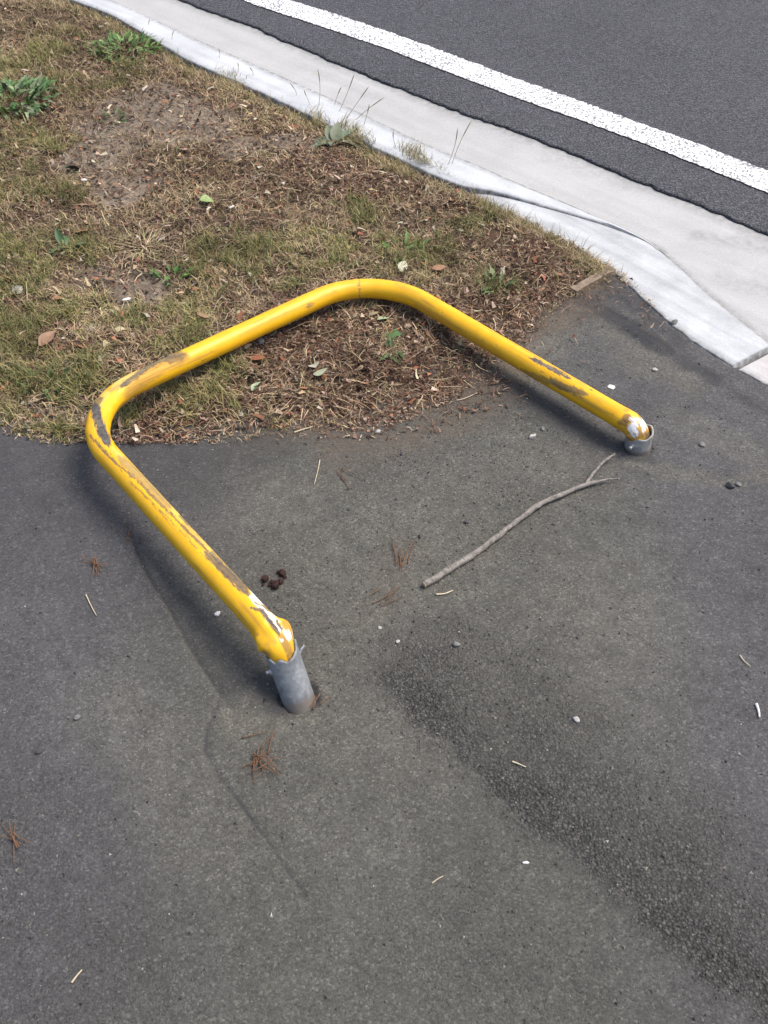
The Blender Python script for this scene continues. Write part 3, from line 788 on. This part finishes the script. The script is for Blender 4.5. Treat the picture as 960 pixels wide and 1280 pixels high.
brown = np.maximum(brown, .85 * sstep(Ltot - .085, Ltot - .055, us) * sstep(.50, .62, fbm(circ, 55, 331, 3)))
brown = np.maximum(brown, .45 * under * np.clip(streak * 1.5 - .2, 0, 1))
rail_root = empty('barrier_rail', tuple(near_base))
tag(rail_root, 'bent yellow steel hoop rail knocked flat over its two galvanised sockets', 'barrier')
def under_root(o, root):
    o.parent = root; o.matrix_parent_inverse = Matrix.Translation(-root.location); return o
cols_ = dict(dark=dark, white=white, brown=brown, pale=pale)
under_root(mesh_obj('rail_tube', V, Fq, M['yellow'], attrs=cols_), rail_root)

def sleeve(base, top, ro, thick, rim, seg=72):
    """open pipe; rim(theta) gives the change of height of the top edge"""
    ax = top - base; L_ = np.linalg.norm(ax); ax /= L_
    x = np.cross([0, 1, 0], ax); x /= np.linalg.norm(x); y = np.cross(ax, x)
    th = np.linspace(0, 2 * np.pi, seg, endpoint=False)
    dirv = np.cos(th)[:, None] * x + np.sin(th)[:, None] * y
    rows, dirt = [], []
    hs = np.linspace(-.04, L_, 22)
    for hh in hs:
        k = max(0, hh / L_); top_h = rim(th) * k ** 3
        fl = 1 + .03 * k ** 6
        rows.append(base + ax * hh + ax * top_h[:, None] + dirv * (ro * fl)); dirt.append(np.full(seg, .8 if hh < .002 else .5 * math.exp(-hh / .006)))
    for hh in hs[::-1][:14]:
        k = max(0, hh / L_); top_h = rim(th) * k ** 3
        rows.append(base + ax * hh + ax * top_h[:, None] + dirv * (ro - thick)); dirt.append(np.full(seg, .8))
    V = np.stack(rows); nr = len(rows)
    i = np.arange(nr * seg).reshape(nr, seg); j = np.roll(i, -1, 1)
    Fq = np.stack([i[:-1], j[:-1], j[1:], i[1:]], -1).reshape(-1, 4)
    return V.reshape(-1, 3), Fq, np.concatenate(dirt), ax, x, y
def bump_rim(c, w, h): return lambda t: h * np.exp(-((np.angle(np.exp(1j * (t - c)))) / w) ** 2)
def px_angle(base, x, y, px_dir):
    """angle round the pipe whose outward side points a given way in the world"""
    v = np.array(px_dir, float); return math.atan2(v @ y, v @ x)
_, _, _, ax, sx, sy = sleeve(near_base, near_top, .0305, .004, lambda t: 0 * t)
aR = px_angle(near_base, sx, sy, (1, .25, 0)); aF = px_angle(near_base, sx, sy, (.5, -1, 0)); aL = px_angle(near_base, sx, sy, (-1, -.25, 0))
rim = lambda t: bump_rim(aR, .55, .016)(t) - bump_rim(aF, .22, .013)(t) + bump_rim(aL, .3, .004)(t) + .0035 * np.sin(5 * t + 1) + .002 * np.sin(11 * t)
V, Fq, dirt, ax, sx, sy = sleeve(near_base, near_top, .0305, .0038, rim)
near_sl = mesh_obj('ground_sleeve', V, Fq, M['galv'], attrs={'brown': dirt}); near_sl['label'] = 'taller leaning grey socket with torn top edge'
under_root(near_sl, rail_root)
aRf = (1, .35, 0)
_, _, _, ax2, fx, fy = sleeve(far_base, far_top, .0305, .004, lambda t: 0 * t)
fR = px_angle(far_base, fx, fy, (1, .5, 0)); fL = px_angle(far_base, fx, fy, (-1, .4, 0))
rim2 = lambda t: bump_rim(fR, .7, .008)(t) - bump_rim(fL, .6, .014)(t) + .0015 * np.sin(6 * t)
V, Fq, dirt, ax2, fx, fy = sleeve(far_base, far_top, .0305, .0038, rim2)
far_sl = mesh_obj('ground_sleeve', V, Fq, M['galv'], attrs={'brown': dirt}); far_sl.data.materials[0] = M['galv2']; far_sl['label'] = 'short pale grey socket nearly flush with the path'
under_root(far_sl, rail_root)
def bolt(pos, out, size, parent):
    out = np.array(out, float); out /= np.linalg.norm(out)
    p = np.array([pos, pos + out * size * .5, pos + out * size * .55, pos + out * size * 1.1, pos + out * size * 1.25])
    V1, F1 = tube(p, np.array([1.0, 1.0, .62, .60, .40]) * size * .72, 6)
    V2, F2 = tube(np.array([pos - out * .003, pos + out * .0015]), size * .95, 16)
    V, Fq = join_tubes([(V1, F1), (V2, F2)])
    o = mesh_obj('bolt', V, Fq, M['bolt'], smooth=False)
    o.parent = parent; return o
lv = np.array([-.96, -.28, 0]); bolt(near_base + ax * .062 + lv * .030, lv, .0085, near_sl)
lv = np.array([-.66, -.75, 0]); bolt(far_base + np.array([0, 0, .020]) + lv * .0305, lv, .0105, far_sl)
# torn tab of steel at the near sleeve's right rim
rv = np.array([.93, .36, 0]); b0 = near_base + ax * .085 + rv * .0285
tabv = [b0 + ax * -.004 - sy * .010, b0 + ax * -.004 + sy * .010, b0 + rv * .010 + ax * .010 + sy * .007, b0 + rv * .013 + ax * .011 - sy * .001, b0 + rv * .008 + ax * .008 - sy * .008]
tabv = np.array(tabv); nrm_ = np.cross(tabv[1] - tabv[0], tabv[2] - tabv[0]); nrm_ /= np.linalg.norm(nrm_)
V = np.concatenate([tabv, tabv + nrm_ * .003])
Fq = [[0, 1, 2, 3, 4], [9, 8, 7, 6, 5]] + [[k, (k + 1) % 5, (k + 1) % 5 + 5, k + 5] for k in range(5)]
tab = mesh_obj('torn_tab', V, Fq, M['bolt'], smooth=False); tab.data.materials[0] = M['galv']; tab.parent = near_sl
# gap round the near socket is darkened in the path sheet
# ------------------------------------------------------------------ twig
def px_path(pts, dz, n=40):
    L = np.array([np.r_[at(x, y, 0)[:2], 0] for x, y in pts]); L[:, 2] = [path_z(a, b) for a, b, _ in L]
    L = L + np.array([0, 0, 1.0]) * np.asarray(dz)[:, None]
    return lerp_rows(L, n)
tw = px_path([(530, 735), (575, 707), (612, 681), (640, 659), (670, 636), (700, 621), (735, 608), (752, 604), (774, 602)], [.008, .008, .008, .009, .010, .009, .010, .011, .012], 60)
tw[2:-2] += np.stack([(fbm(np.stack([np.arange(60) * .35, 0 * np.arange(60)], 1), 1, s_, 3) - .5)[2:-2] * a_ for s_, a_ in ((501, .006), (502, .006), (503, .003))], 1)
V1, F1 = tube(tw, np.interp(np.linspace(0, 1, 60), [0, .5, .72, .82, 1], [.0068, .0060, .0052, .0032, .0011]), 12, True, lump=.24, seed=3)
root = empty('twig', tuple(tw[0])); tag(root, 'forked grey brown dead twig lying on the asphalt path', 'twig')
under_root(mesh_obj('stem', V1, F1, M['bark']), root)
br = px_path([(731, 609), (740, 597), (752, 584), (767, 573)], [.009, .012, .015, .016], 22)
V2, F2 = tube(br, np.linspace(.0044, .0027, 22), 10, True, lump=.3, seed=5)
under_root(mesh_obj('side_branch', V2, F2, M['bark']), root)
cutn = tw[0] - tw[1]; cutn /= np.linalg.norm(cutn)
V3, F3 = tube(np.array([tw[0], tw[0] + cutn * .0012]), .0070, 12); under_root(mesh_obj('cut_end', V3, F3, M['cutwood']), root)

# ------------------------------------------------------------------ stones and crumbs
def rock_mesh(r, flat, seed, sub=2):
    bm = bmesh.new(); bmesh.ops.create_icosphere(bm, subdivisions=sub, radius=1)
    rg = np.random.default_rng(seed); dirs = rg.normal(size=(9, 3)); dirs /= np.linalg.norm(dirs, axis=1, keepdims=True); cut = rg.uniform(.62, .95, 9)
    sc = np.array([1, rg.uniform(.65, .95), flat]) * r; ang = rg.uniform(0, 6.28); ca, sa = math.cos(ang), math.sin(ang)
    for v in bm.verts:
        p = np.array(v.co)
        for dd, c in zip(dirs, cut):
            h_ = p @ dd
            if h_ > c: p = p - dd * (h_ - c)
        p = p * sc; v.co = (p[0] * ca - p[1] * sa, p[0] * sa + p[1] * ca, p[2])
    me = bpy.data.meshes.new('stone'); bm.to_mesh(me); bm.free(); return me
def stone(x, y, r, mat, label, name='stone', cat='stone', group='loose stones on the asphalt path', flat=.6, seed=None, verge=False):
    me = rock_mesh(r, flat, seed or int(x * 7 + y)); me.materials.append(mat)
    p = at(x, y, 0); zg = float(z_any(p[None, :2])[0]) + .006 if verge else path_z(p[0], p[1])
    o = bpy.data.objects.new(name, me); o.location = (p[0], p[1], zg + r * flat * .7); COL.objects.link(o)
    return tag(o, label, cat, group)
stone(97, 898, .0075, M['stone'], 'small grey stone on the left of the path, above the lone darker pebble')
stone(49, 941, .0065, M['dstone'], 'small dark pebble near the left edge of the path')
stone(570, 807, .0085, M['stone'], 'grey stone below the twig at the top of the coarse dark band')
stone(720, 900, .0080, M['pstone'], 'pale stone on the path right of the coarse dark band')
stone(913, 606, .0120, M['dstone'], 'larger dark stone of the close pair at right of path')
stone(924, 603, .0075, M['stone'], 'smaller grey stone touching the larger dark one')
stone(879, 551, .0085, M['stone'], 'grey stone between short socket and the pinkish slab')
stone(820, 455, .0080, M['pstone'], 'pale stone near the kerb ramp edge beyond the short socket')
stone(678, 537, .0070, M['stone'], 'grey pebble just right of the pale brick chip')
stone(473, 541, .0070, M['pstone'], 'pale bluish pebble at the brown litter edge below the rail')
stone(440, 533, .0055, M['pstone'], 'tiny white pebble at the litter edge left of bluish pebble')
stone(502, 569, .0055, M['dstone'], 'black pebble on the path inside the yellow hoop')
stone(525, 672, .0065, M['dstone'], 'black pebble left of the twig inside the hoop')
stone(583, 654, .0060, M['dstone'], 'black pebble just above the middle of the twig')
stone(497, 804, .0055, M['pstone'], 'white pebble halfway between near socket and grey stone')
stone(475, 786, .0048, M['pstone'], 'tiny white pebble above left of another white one')
stone(844, 398, .0120, M['stone'], 'grey stone lying against the edge of the kerb ramp')
# pale chips
def chip(x, y, lx, ly, h, rot, mat, label, name, cat, group=None, verge=False):
    k = random.choice((5, 6, 7)); a_ = np.linspace(0, 6.283, k, endpoint=False) + np.array([random.uniform(-.3, .3) for _ in range(k)])
    o_ = np.stack([np.sign(np.cos(a_)) * np.abs(np.cos(a_)) ** .6 * lx * .5, np.sign(np.sin(a_)) * np.abs(np.sin(a_)) ** .6 * ly * .5], 1) * np.array([[random.uniform(.8, 1.15)] for _ in range(k)])
    lay = [np.c_[o_ * f, np.full(k, z_) + np.array([random.uniform(-.12, .12) * h for _ in range(k)])] for f, z_ in ((.93, -.5 * h), (1, -.1 * h), (.98, .3 * h), (.85, .5 * h))]
    V = np.concatenate(lay); Fq = [list(range(k))[::-1], list(range(3 * k, 4 * k))] + [[l_ * k + q_, l_ * k + (q_ + 1) % k, (l_ + 1) * k + (q_ + 1) % k, (l_ + 1) * k + q_] for l_ in range(3) for q_ in range(k)]
    me = bpy.data.meshes.new(name); me.from_pydata([tuple(v) for v in V], [], Fq); me.materials.append(mat)
    p = at(x, y, 0); zg = float(z_any(p[None, :2])[0]) + .010 if verge else path_z(p[0], p[1])
    o = bpy.data.objects.new(name, me); o.location = (p[0], p[1], zg + h * .52); o.rotation_euler = (random.uniform(-.08, .08), random.uniform(-.08, .08), rot); COL.objects.link(o)
    return tag(o, label, cat, group)
chip(665, 547, .022, .010, .007, .5, M['pstone'], 'pale oblong brick chip on the path beneath the far leg', 'brick_chip', 'chip')
chip(765, 480, .020, .017, .003, -.4, M['scrap'], 'flat pale flake on the path beyond the far leg', 'paint_flake', 'flake')
chip(272, 768, .014, .009, .004, 1.0, M['scrap'], 'white scrap on the path left of the near leg', 'scrap', 'litter')
chip(657, 1079, .014, .005, .003, .1, M['scrap'], 'white sliver on the path below the coarse dark band', 'scrap', 'litter')
chip(160, 384, .026, .013, .003, .4, M['scrap'], 'white scrap lying on bare soil in the verge', 'scrap', 'litter', verge=True)
chip(108, 236, .022, .016, .004, .2, M['scrap'], 'white scrap on the far left of the verge', 'scrap', 'litter', verge=True)
chip(291, 272, .020, .008, .003, .9, M['scrap'], 'thin white scrap in the middle of the verge', 'scrap', 'litter', verge=True)
chip(328, 441, .018, .016, .010, .5, M['stone'], 'bluish grey chip in the grass behind the crossbar', 'stone', 'stone', None, True)
# straws
def straw(pts, r, mat, label, name='straw', cat='straw', dz=.003, group=None):
    L = px_path(pts, [dz] * len(pts), 14); V, Fq = tube(L, np.linspace(r, r * .55, 14), 6)
    o = mesh_obj(name, V - L[0], Fq, mat); o.location = L[0]; return tag(o, label, cat, group)
straw([(945, 880), (948, 889), (949, 897)], .0030, M['scrap'], 'short white straw near the right edge of the path')
straw([(925, 819), (930, 826), (938, 833)], .0014, M['straw'], 'thin pale straw above the short white one at right')
straw([(640, 953), (648, 956), (657, 960)], .0017, M['straw'], 'pale curved straw lying on the coarse dark band')
straw([(108, 745), (114, 758), (121, 771)], .0014, M['straw'], 'pale straw on the left path below the reddish needles')
straw([(90, 1229), (96, 1221), (103, 1213)], .0017, M['straw'], 'tan straw at the bottom left corner of the path')
straw([(540, 1105), (547, 1100), (554, 1096)], .0011, M['straw'], 'thin pale straw at the bottom middle of the path')
straw([(545, 745), (556, 744), (566, 740)], .0022, M['straw'], 'pale straw just below the thick end of the twig')
straw([(400, 577), (397, 592), (393, 608)], .0014, M['straw'], 'tan straw on the path near the litter edge, inside the hoop')
straw([(368, 542), (380, 538), (391, 535)], .0024, M['straw'], 'bent tan straw at the edge of the verge litter')
straw([(310, 702 + 60), (314, 770)], .0010, M['straw'], 'short pale straw beside the near socket, under the leg')
straw([(570, 502), (580, 500), (598, 492)], .0015, M['straw'], 'pale straw on brown litter below the far leg')
# pine needles
def needles(x, y, n, spread, ln, label, heading, fan=.6, mat='needle'):
    p = at(x, y, 0); base = np.array([p[0], p[1], path_z(p[0], p[1]) + .002]); L = []
    for k in range(n):
        h0 = heading + random.gauss(0, fan) + (math.pi if random.random() < .35 else 0); l = ln * random.uniform(.6, 1.1); c = random.uniform(-.5, .5)
        st = base + np.array([random.gauss(0, spread), random.gauss(0, spread), random.uniform(0, .006)]) - .4 * l * np.array([math.cos(h0), math.sin(h0), 0])
        q = np.linspace(0, 1, 8); hd = h0 + c * q
        pp = st + np.cumsum(np.stack([np.cos(hd), np.sin(hd), 0 * q + random.uniform(-.02, .06)], 1) * l / 8, 0)
        L.append(tube(pp, np.linspace(.0011, .0006, 8), 5))
    V, Fq = join_tubes(L); o = mesh_obj('pine_needles', V - base, Fq, M[mat]); o.location = base
    return tag(o, label, 'pine needles', 'fallen pine needles on the path')
needles(326, 950, 20, .018, .055, 'orange brown bunch of pine needles below the near socket', .9, .9)
needles(120, 708, 7, .004, .075, 'reddish pine needles on the path left of the near leg', 2.5, .5)
needles(18, 1055, 6, .006, .06, 'brown pine needles at the left edge of the path', 2.6, .7)
needles(501, 700, 7, .008, .075, 'reddish line of pine needles in the middle of the hoop', 1.5, .3)
needles(488, 747, 5, .012, .045, 'few brown pine needles left of the twig end', .8, .4)
needles(397, 875, 4, .004, .04, 'few reddish pine needles touching the foot of the near socket', 1.0, .4)
needles(418, 600, 4, .02, .05, 'few thin brown pine needles near the litter edge', 2.3, .6)
needles(155, 672, 4, .01, .03, 'few brown pine needles at the top of the seam', 1.4, .4)
# dark red-brown dried clump of three lumps
p = at(343, 727, 0); root = empty('seed_pod_clump', (p[0], p[1], path_z(p[0], p[1])))
tag(root, 'dark reddish brown crumbly clump on the path beside the near leg', 'seed pods')
for (x, y, r) in ((332, 726, .0088), (345, 734, .0105), (353, 719, .0095), (340, 729, .0060), (351, 729, .0075), (337, 733, .0045), (357, 723, .0045), (348, 717, .0050), (329, 732, .0035)):
    me = rock_mesh(r, .75, int(x * 3 + y), 3)
    for v in me.vertices:
        v.co *= 1 + .50 * (float(fbm(np.array([[v.co.x * 160 + v.co.z * 90, v.co.y * 160 - v.co.z * 70]]), 1, 4, 2)[0]) - .5)
    me.materials.append(M['clump']); o = bpy.data.objects.new('lump', me); COL.objects.link(o)
    g = at(x, y, 0); o.parent = root; o.location = Vector((g[0], g[1], path_z(g[0], g[1]) + r * .6)) - root.location

# loose grit: nobody could count it
def grit(n):
    P = np.stack([U(-.8, 1.05, n * 3), U(.42, 2.25, n * 3)], 1)
    pr = .22 + 1.0 * np.clip(strokes(P, band), 0, 1) + .35 * strokes(P, [([(520, 800), (460, 760), (620, 560)], .1, .25, 1)])
    s, _ = conc_side(P); P = P[(U(0, 1.3, len(P)) < pr) & (s > .02) & ~inside(P, verge_poly)][:n]
    n = len(P)
    s, pa = conc_side(P); ze = np.interp(pa, np.arange(len(p_edge)), p_edge[:, 2])
    zg = np.minimum(ze, 0) * (1 - sstep(0, .55, s)) + (fbm(P, 1.6, 51, 2) - .5) * .010 * sstep(.02, .3, s) + (fbm(P, 28, 52, 3) - .5) * .0025
    bv = np.array([(1, 0, 0), (-.5, .87, 0), (-.5, -.87, 0), (.1, .1, .9), (0, 0, -.8)])
    bf = np.array([(0, 1, 3), (1, 2, 3), (2, 0, 3), (1, 0, 4), (2, 1, 4), (0, 2, 4)])
    r = np.exp(rng.normal(-6.35, .38, n)); r = np.clip(r, .0008, .0042)
    a = U(0, 6.28, n); ca, sa = np.cos(a), np.sin(a)
    B = bv[None] * (1 + U(-.3, .3, (n, 5, 3))) * r[:, None, None] * np.stack([U(.8, 1.3, n), U(.7, 1.1, n), U(.5, .9, n)], 1)[:, None]
    V = np.stack([B[..., 0] * ca[:, None] - B[..., 1] * sa[:, None], B[..., 0] * sa[:, None] + B[..., 1] * ca[:, None], B[..., 2]], -1)
    V += np.c_[P, zg + r * .25][:, None]
    C = pick([(.07, .068, .066), (.10, .098, .094), (.13, .125, .115), (.05, .05, .052), (.17, .16, .145), (.09, .08, .066)], n, .2)
    big = U(0, 1, n) > .985; C[big] = (.42, .40, .36)
    Fq = (bf[None] + (np.arange(n) * 5)[:, None, None]).reshape(-1, 3)
    tag(mesh_obj('grit', V.reshape(-1, 3), Fq, M['litter'], smooth=False, cols=np.repeat(C, 5, 0)), 'fine loose grit scattered over the asphalt path', 'grit', None, 'stuff')
grit(15000)

# ------------------------------------------------------------------ timber edging
e0, e1 = at(716, 366, 0), at(765, 339, 0); dv_ = (e1 - e0); ln_ = np.linalg.norm(dv_); ang = math.atan2(dv_[1], dv_[0])
bm = bmesh.new(); bmesh.ops.create_grid(bm, x_segments=24, y_segments=3, size=.5)
ex = bmesh.ops.extrude_face_region(bm, geom=bm.faces[:]); 
for v in [g for g in ex['geom'] if isinstance(g, bmesh.types.BMVert)]: v.co.z += 1
bmesh.ops.recalc_face_normals(bm, faces=bm.faces[:])
for v in bm.verts:
    x, y, zv = v.co
    nz = float(fbm(np.array([[x * 12, y * 3 + zv]]), 1, 8, 2)[0]) - .5
    v.co = (x * ln_ * (1 + .02 * nz), y * .024 + nz * .004, (zv - 1) * .05 + (nz * .004 if zv > .5 else 0))
me = bpy.data.meshes.new('timber_edging'); bm.to_mesh(me); bm.free(); me.materials.append(M['timber'])
o = bpy.data.objects.new('timber_edging', me); o.location = ((e0 + e1) / 2)[0], ((e0 + e1) / 2)[1], .012; o.rotation_euler = (0, 0, ang); COL.objects.link(o)
tag(o, 'short weathered timber edging board between verge and asphalt', 'edging board')

# ------------------------------------------------------------------ plants and leaves
def leaf_blade(l, w, fold, bend, lobes, n=9):
    """leaf lying along +x: midrib plus two sides, returns verts and quads"""
    t = np.linspace(0, 1, n); prof = np.sin(np.pi * np.clip(t, .02, .98) ** .8) * w * .5
    if lobes: prof = prof * (1 + .45 * np.cos(t * lobes * 2 * np.pi)) 
    x = t * l; zc = -bend * t ** 2 * l
    V = np.concatenate([np.stack([x, s * prof, zc + abs(s) * fold * prof], 1) for s in (-1, -.5, 0, .5, 1)])
    Fq = [[k * n + i, k * n + i + 1, (k + 1) * n + i + 1, (k + 1) * n + i] for k in range(4) for i in range(n - 1)]
    return V, Fq
def place(V, head, pitch, roll, loc):
    m = Matrix.Rotation(head, 3, 'Z') @ Matrix.Rotation(-pitch, 3, 'Y') @ Matrix.Rotation(roll, 3, 'X')
    return V @ np.array(m).T + loc
def fallen_leaf(x, y, l, w, col, label, lobes=0, head=0.0, lift=.018):
    p = at(x, y, .02); V, Fq = leaf_blade(l, w, random.uniform(-.2, .45), random.uniform(-.15, .5), lobes)
    V = place(V - [l / 2, 0, 0], head, random.uniform(-.15, .25), random.uniform(-.4, .4), 0)
    zz_ = float(z_any(p[None, :2])[0])
    o = mesh_obj('fallen_leaf', V, Fq, M['leaf'], cols=np.tile(col, (len(V), 1))); o.location = (p[0], p[1], zz_ + lift)
    return tag(o, label, 'leaf', 'fallen leaves on the verge')
fallen_leaf(491, 421, .050, .042, (.085, .17, .055), 'bright green lobed leaf on brown litter inside the hoop', 2, 1.2)
fallen_leaf(479, 401, .036, .030, (.36, .44, .27), 'pale green leaf just above the bright green lobed one', 0, .6)
fallen_leaf(401, 470, .040, .030, (.34, .37, .24), 'pale grey green leaf left of bright green leaf, nearer the path', 0, .2)
fallen_leaf(392, 458, .034, .030, (.38, .37, .28), 'paler of the two grey green leaves inside the hoop', 0, 2.0)
fallen_leaf(260, 257, .044, .036, (.25, .34, .12), 'light green leaf alone in the middle of the verge', 0, .3)
fallen_leaf(320, 452, .055, .034, (.24, .095, .05), 'orange brown curled leaf behind the middle of the crossbar', 0, 2.8)
fallen_leaf(320, 484, .040, .022, (.33, .40, .25), 'pale green leaf near the verge edge below orange leaf', 0, 1.2)
fallen_leaf(504, 337, .050, .030, (.45, .44, .32), 'pale cream leaf beyond the far bend of the rail', 0, 1.2)
fallen_leaf(549, 341, .044, .030, (.30, .16, .09), 'orange tan leaf right of the pale cream leaf', 0, .3)
fallen_leaf(62, 432, .060, .035, (.26, .15, .09), 'tan orange leaf in grass at left of the verge', 0, 1.0)
fallen_leaf(75, 378, .040, .026, (.26, .13, .07), 'small orange leaf on bare soil at left', 0, .4)
fallen_leaf(22, 365, .046, .030, (.48, .44, .36), 'pale dry leaf at the left edge of the verge', 0, 2.4)
fallen_leaf(105, 292, .070, .030, (.34, .17, .10), 'reddish dead leaf in the left of the verge', 0, .9)
fallen_leaf(255, 400, .055, .032, (.28, .17, .10), 'tan leaf in front of the crossbar at left of middle', 0, 2.0)
fallen_leaf(92, 215, .060, .045, (.045, .060, .03), 'dark green leaf lying in the grass at upper left', 0, .8)

def weed(x, y, n, l0, l1, w, cols, label, name='weed', cat='weed', lobes=3, pit=(.1, 1.0), spread=.02, z=None, hz=.004):
    p = at(x, y, .02); zz_ = float(z_any(p[None, :2])[0]) if z is None else z
    root = empty(name, (p[0], p[1], zz_)); tag(root, label, cat, 'weeds growing in the verge')
    for k in range(n):
        l = random.uniform(l0, l1); V, Fq = leaf_blade(l, w * random.uniform(.7, 1.2), random.uniform(.1, .5), random.uniform(.1, .7), lobes, 11)
        c = np.array(random.choice(cols)) * random.uniform(.75, 1.25)
        r = spread * math.sqrt(random.random()); a = random.uniform(0, 6.28)
        V = place(V, a + random.uniform(-.8, .8), random.uniform(*pit), random.uniform(-.4, .4), np.array([r * math.cos(a), r * math.sin(a), .003 + random.random() * hz * (1.1 - r / spread)]))
        o = mesh_obj('leaf', V, Fq, M['leaf'], root, cols=np.tile(c, (len(V), 1)))
GRN = [(.075, .165, .03), (.11, .21, .045), (.055, .12, .028), (.15, .24, .07)]
weed(157, 62, 210, .025, .055, .010, GRN, 'bushy bright green weed by the kerb at upper left', lobes=4, spread=.13, pit=(.0, 1.2), hz=.04)
weed(20, 128, 200, .03, .07, .014, [(.045, .11, .028), (.07, .15, .04), (.12, .20, .08), (.19, .23, .13)], 'wide dark green weed at the left edge of the verge', lobes=4, spread=.15, pit=(.0, 1.1), hz=.035)
weed(143, 150, 10, .02, .05, .012, [(.06, .10, .03)], 'tiny green sprout on grey bare soil', lobes=3, spread=.03)
weed(415, 178, 7, .06, .10, .035, [(.12, .15, .09), (.17, .19, .12)], 'broad grey green leaves of a weed beside the kerb', lobes=0, spread=.02)
weed(85, 312, 12, .03, .06, .022, [(.05, .11, .04), (.11, .15, .08)], 'small dark green weed in the left of the verge', lobes=0, spread=.03)
weed(500, 316, 16, .025, .06, .014, GRN, 'small bright green weed beyond the far bend of the rail', lobes=3, spread=.05)
weed(487, 442, 10, .02, .045, .010, [(.07, .10, .03)], 'small olive sprig below the bright green lobed leaf', lobes=3, spread=.025)
weed(215, 345, 14, .03, .06, .012, GRN, 'small green weed beside bare soil in the verge', lobes=2, spread=.04, pit=(.5, 1.3))
weed(617, 358, 14, .025, .055, .010, [(.10, .14, .045)], 'small green weed beyond the middle of the far leg', lobes=2, spread=.04, pit=(.5, 1.3))
weed(60, 480, 16, .03, .07, .010, [(.12, .18, .07), (.08, .13, .04)], 'small pale green weed left of the near bend', lobes=2, spread=.05, pit=(.4, 1.3))

def tuft(x, y, n, l, cols, label, stalks, spread=.05, up=(.25, 1.45), group='grass tufts along the kerb', flat=False):
    p = at(x, y, .0); zz_ = float(z_any(p[None, :2])[0])
    root = empty('grass_tuft', (p[0], p[1], zz_)); tag(root, label, 'grass tuft', group)
    a = U(0, 6.28, n); r = spread * np.sqrt(U(0, 1, n))
    rt = np.stack([r * np.cos(a) * 1.6 * tdir[0] - r * np.sin(a) * .6 * tdir[1], r * np.cos(a) * 1.6 * tdir[1] + r * np.sin(a) * .6 * tdir[0], 0 * r], 1)
    if flat: rt = np.stack([r * np.cos(a), r * np.sin(a), U(0, .015, n)], 1)
    V, Fq, C = fibres(rt, a + U(-.7, .7, n), U(.5, 1.1, n) * l, U(*up, n), U(-.5, .5, n), U(.0018, .0038, n), pick(cols, n, .3), k=6, droop=U(.3, 1.2, n) if not flat else U(-.1, .4, n))
    mesh_obj('blades', V, Fq, M['grass'], root, cols=C)['kind'] = 'stuff'
    for (bx, by, tx, ty) in stalks:
        b0 = at(bx, by, .0); b0[2] = zz_
        # seed stalk standing near upright: the tip is where its sight line meets the upright plane through the foot
        xn, yn = (tx - 480) / F, (ty - 640) / F; ray = np.array([xn, CP - yn * SP, -SP - yn * CP]); k = (b0[1] + random.uniform(-.02, .03)) / ray[1]
        tip = np.array([0, 0, CAM_H]) + ray * k
        q_ = np.linspace(0, 1, 12)[:, None]; mid = (tip - b0) * .5 + b0 + np.array([random.uniform(-.02, .02), 0, .01])
        pp = (1 - q_) ** 2 * b0 + 2 * q_ * (1 - q_) * mid + q_ ** 2 * tip
        rd = np.interp(q_[:, 0], [0, .68, .74, .92, 1], [.0010, .0008, .0020, .0017, .0005])
        V, Fq = tube(pp - np.array(root.location), rd, 5); mesh_obj('seed_stalk', V, Fq, M['grass'], root, cols=np.tile((.33, .275, .175), (len(V), 1)))
KG = [(.17, .16, .06), (.26, .22, .10), (.12, .125, .045), (.36, .29, .16), (.30, .23, .13)]
tuft(445, 178, 420, .095, KG, 'dense olive grass tuft at the kerb with the tallest seed stalks', [(420, 148, 443, 92), (428, 156, 461, 108), (436, 158, 480, 122), (416, 140, 427, 108), (397, 140, 397, 86), (452, 165, 462, 130)], .07)
tuft(520, 205, 420, .085, KG, 'olive grass tuft at the kerb just before the ramp begins', [(500, 195, 492, 163), (556, 215, 572, 160), (562, 215, 590, 150), (520, 205, 526, 180)], .07)
tuft(400, 158, 220, .085, KG, 'low grass tuft at the kerb left of the densest tuft', [(392, 140, 380, 112), (372, 128, 362, 104)], .06)
tuft(290, 105, 220, .075, KG, 'low straw tuft at the kerb in the upper part of the verge', [(296, 98, 297, 78), (272, 82, 273, 60), (318, 102, 312, 84)], .08)
tuft(225, 78, 120, .05, KG, 'small straw tuft by the kerb right of the bushy weed', [(217, 58, 218, 38), (190, 40, 188, 24)], .07)
tuft(553, 222, 140, .055, KG, 'small tuft leaning on the start of the kerb ramp', [], .05)
tuft(180, 318, 60, .085, [(.46, .38, .23), (.38, .31, .17), (.30, .27, .13)], 'flattened dead straw tussock in the middle left of the verge', [], .055, (.0, .4), 'grass tussocks in the verge', True)
tuft(395, 490, 26, .07, [(.50, .40, .25), (.40, .30, .17)], 'flattened straw wisps on brown litter inside the hoop', [], .10, (.0, .2), 'grass tussocks in the verge', True)
tuft(300, 335, 160, .06, OLIVE, 'upright green tuft in the middle of the verge behind the crossbar', [], .06, (.6, 1.5), 'grass tussocks in the verge')
tuft(452, 278, 110, .05, OLIVE, 'small green tuft between the far bend and the kerb', [], .05, (.6, 1.5), 'grass tussocks in the verge')
tuft(530, 325, 160, .06, OLIVE, 'green tuft right behind the far bend of the rail', [], .07, (.6, 1.5), 'grass tussocks in the verge')
tuft(20, 450, 200, .06, OLIVE, 'green tuft at the left edge of the verge near the path', [], .10, (.6, 1.5), 'grass tussocks in the verge')
tuft(270, 490, 140, .05, OLIVE, 'green tuft inside the hoop near the near bend', [], .07, (.5, 1.4), 'grass tussocks in the verge')
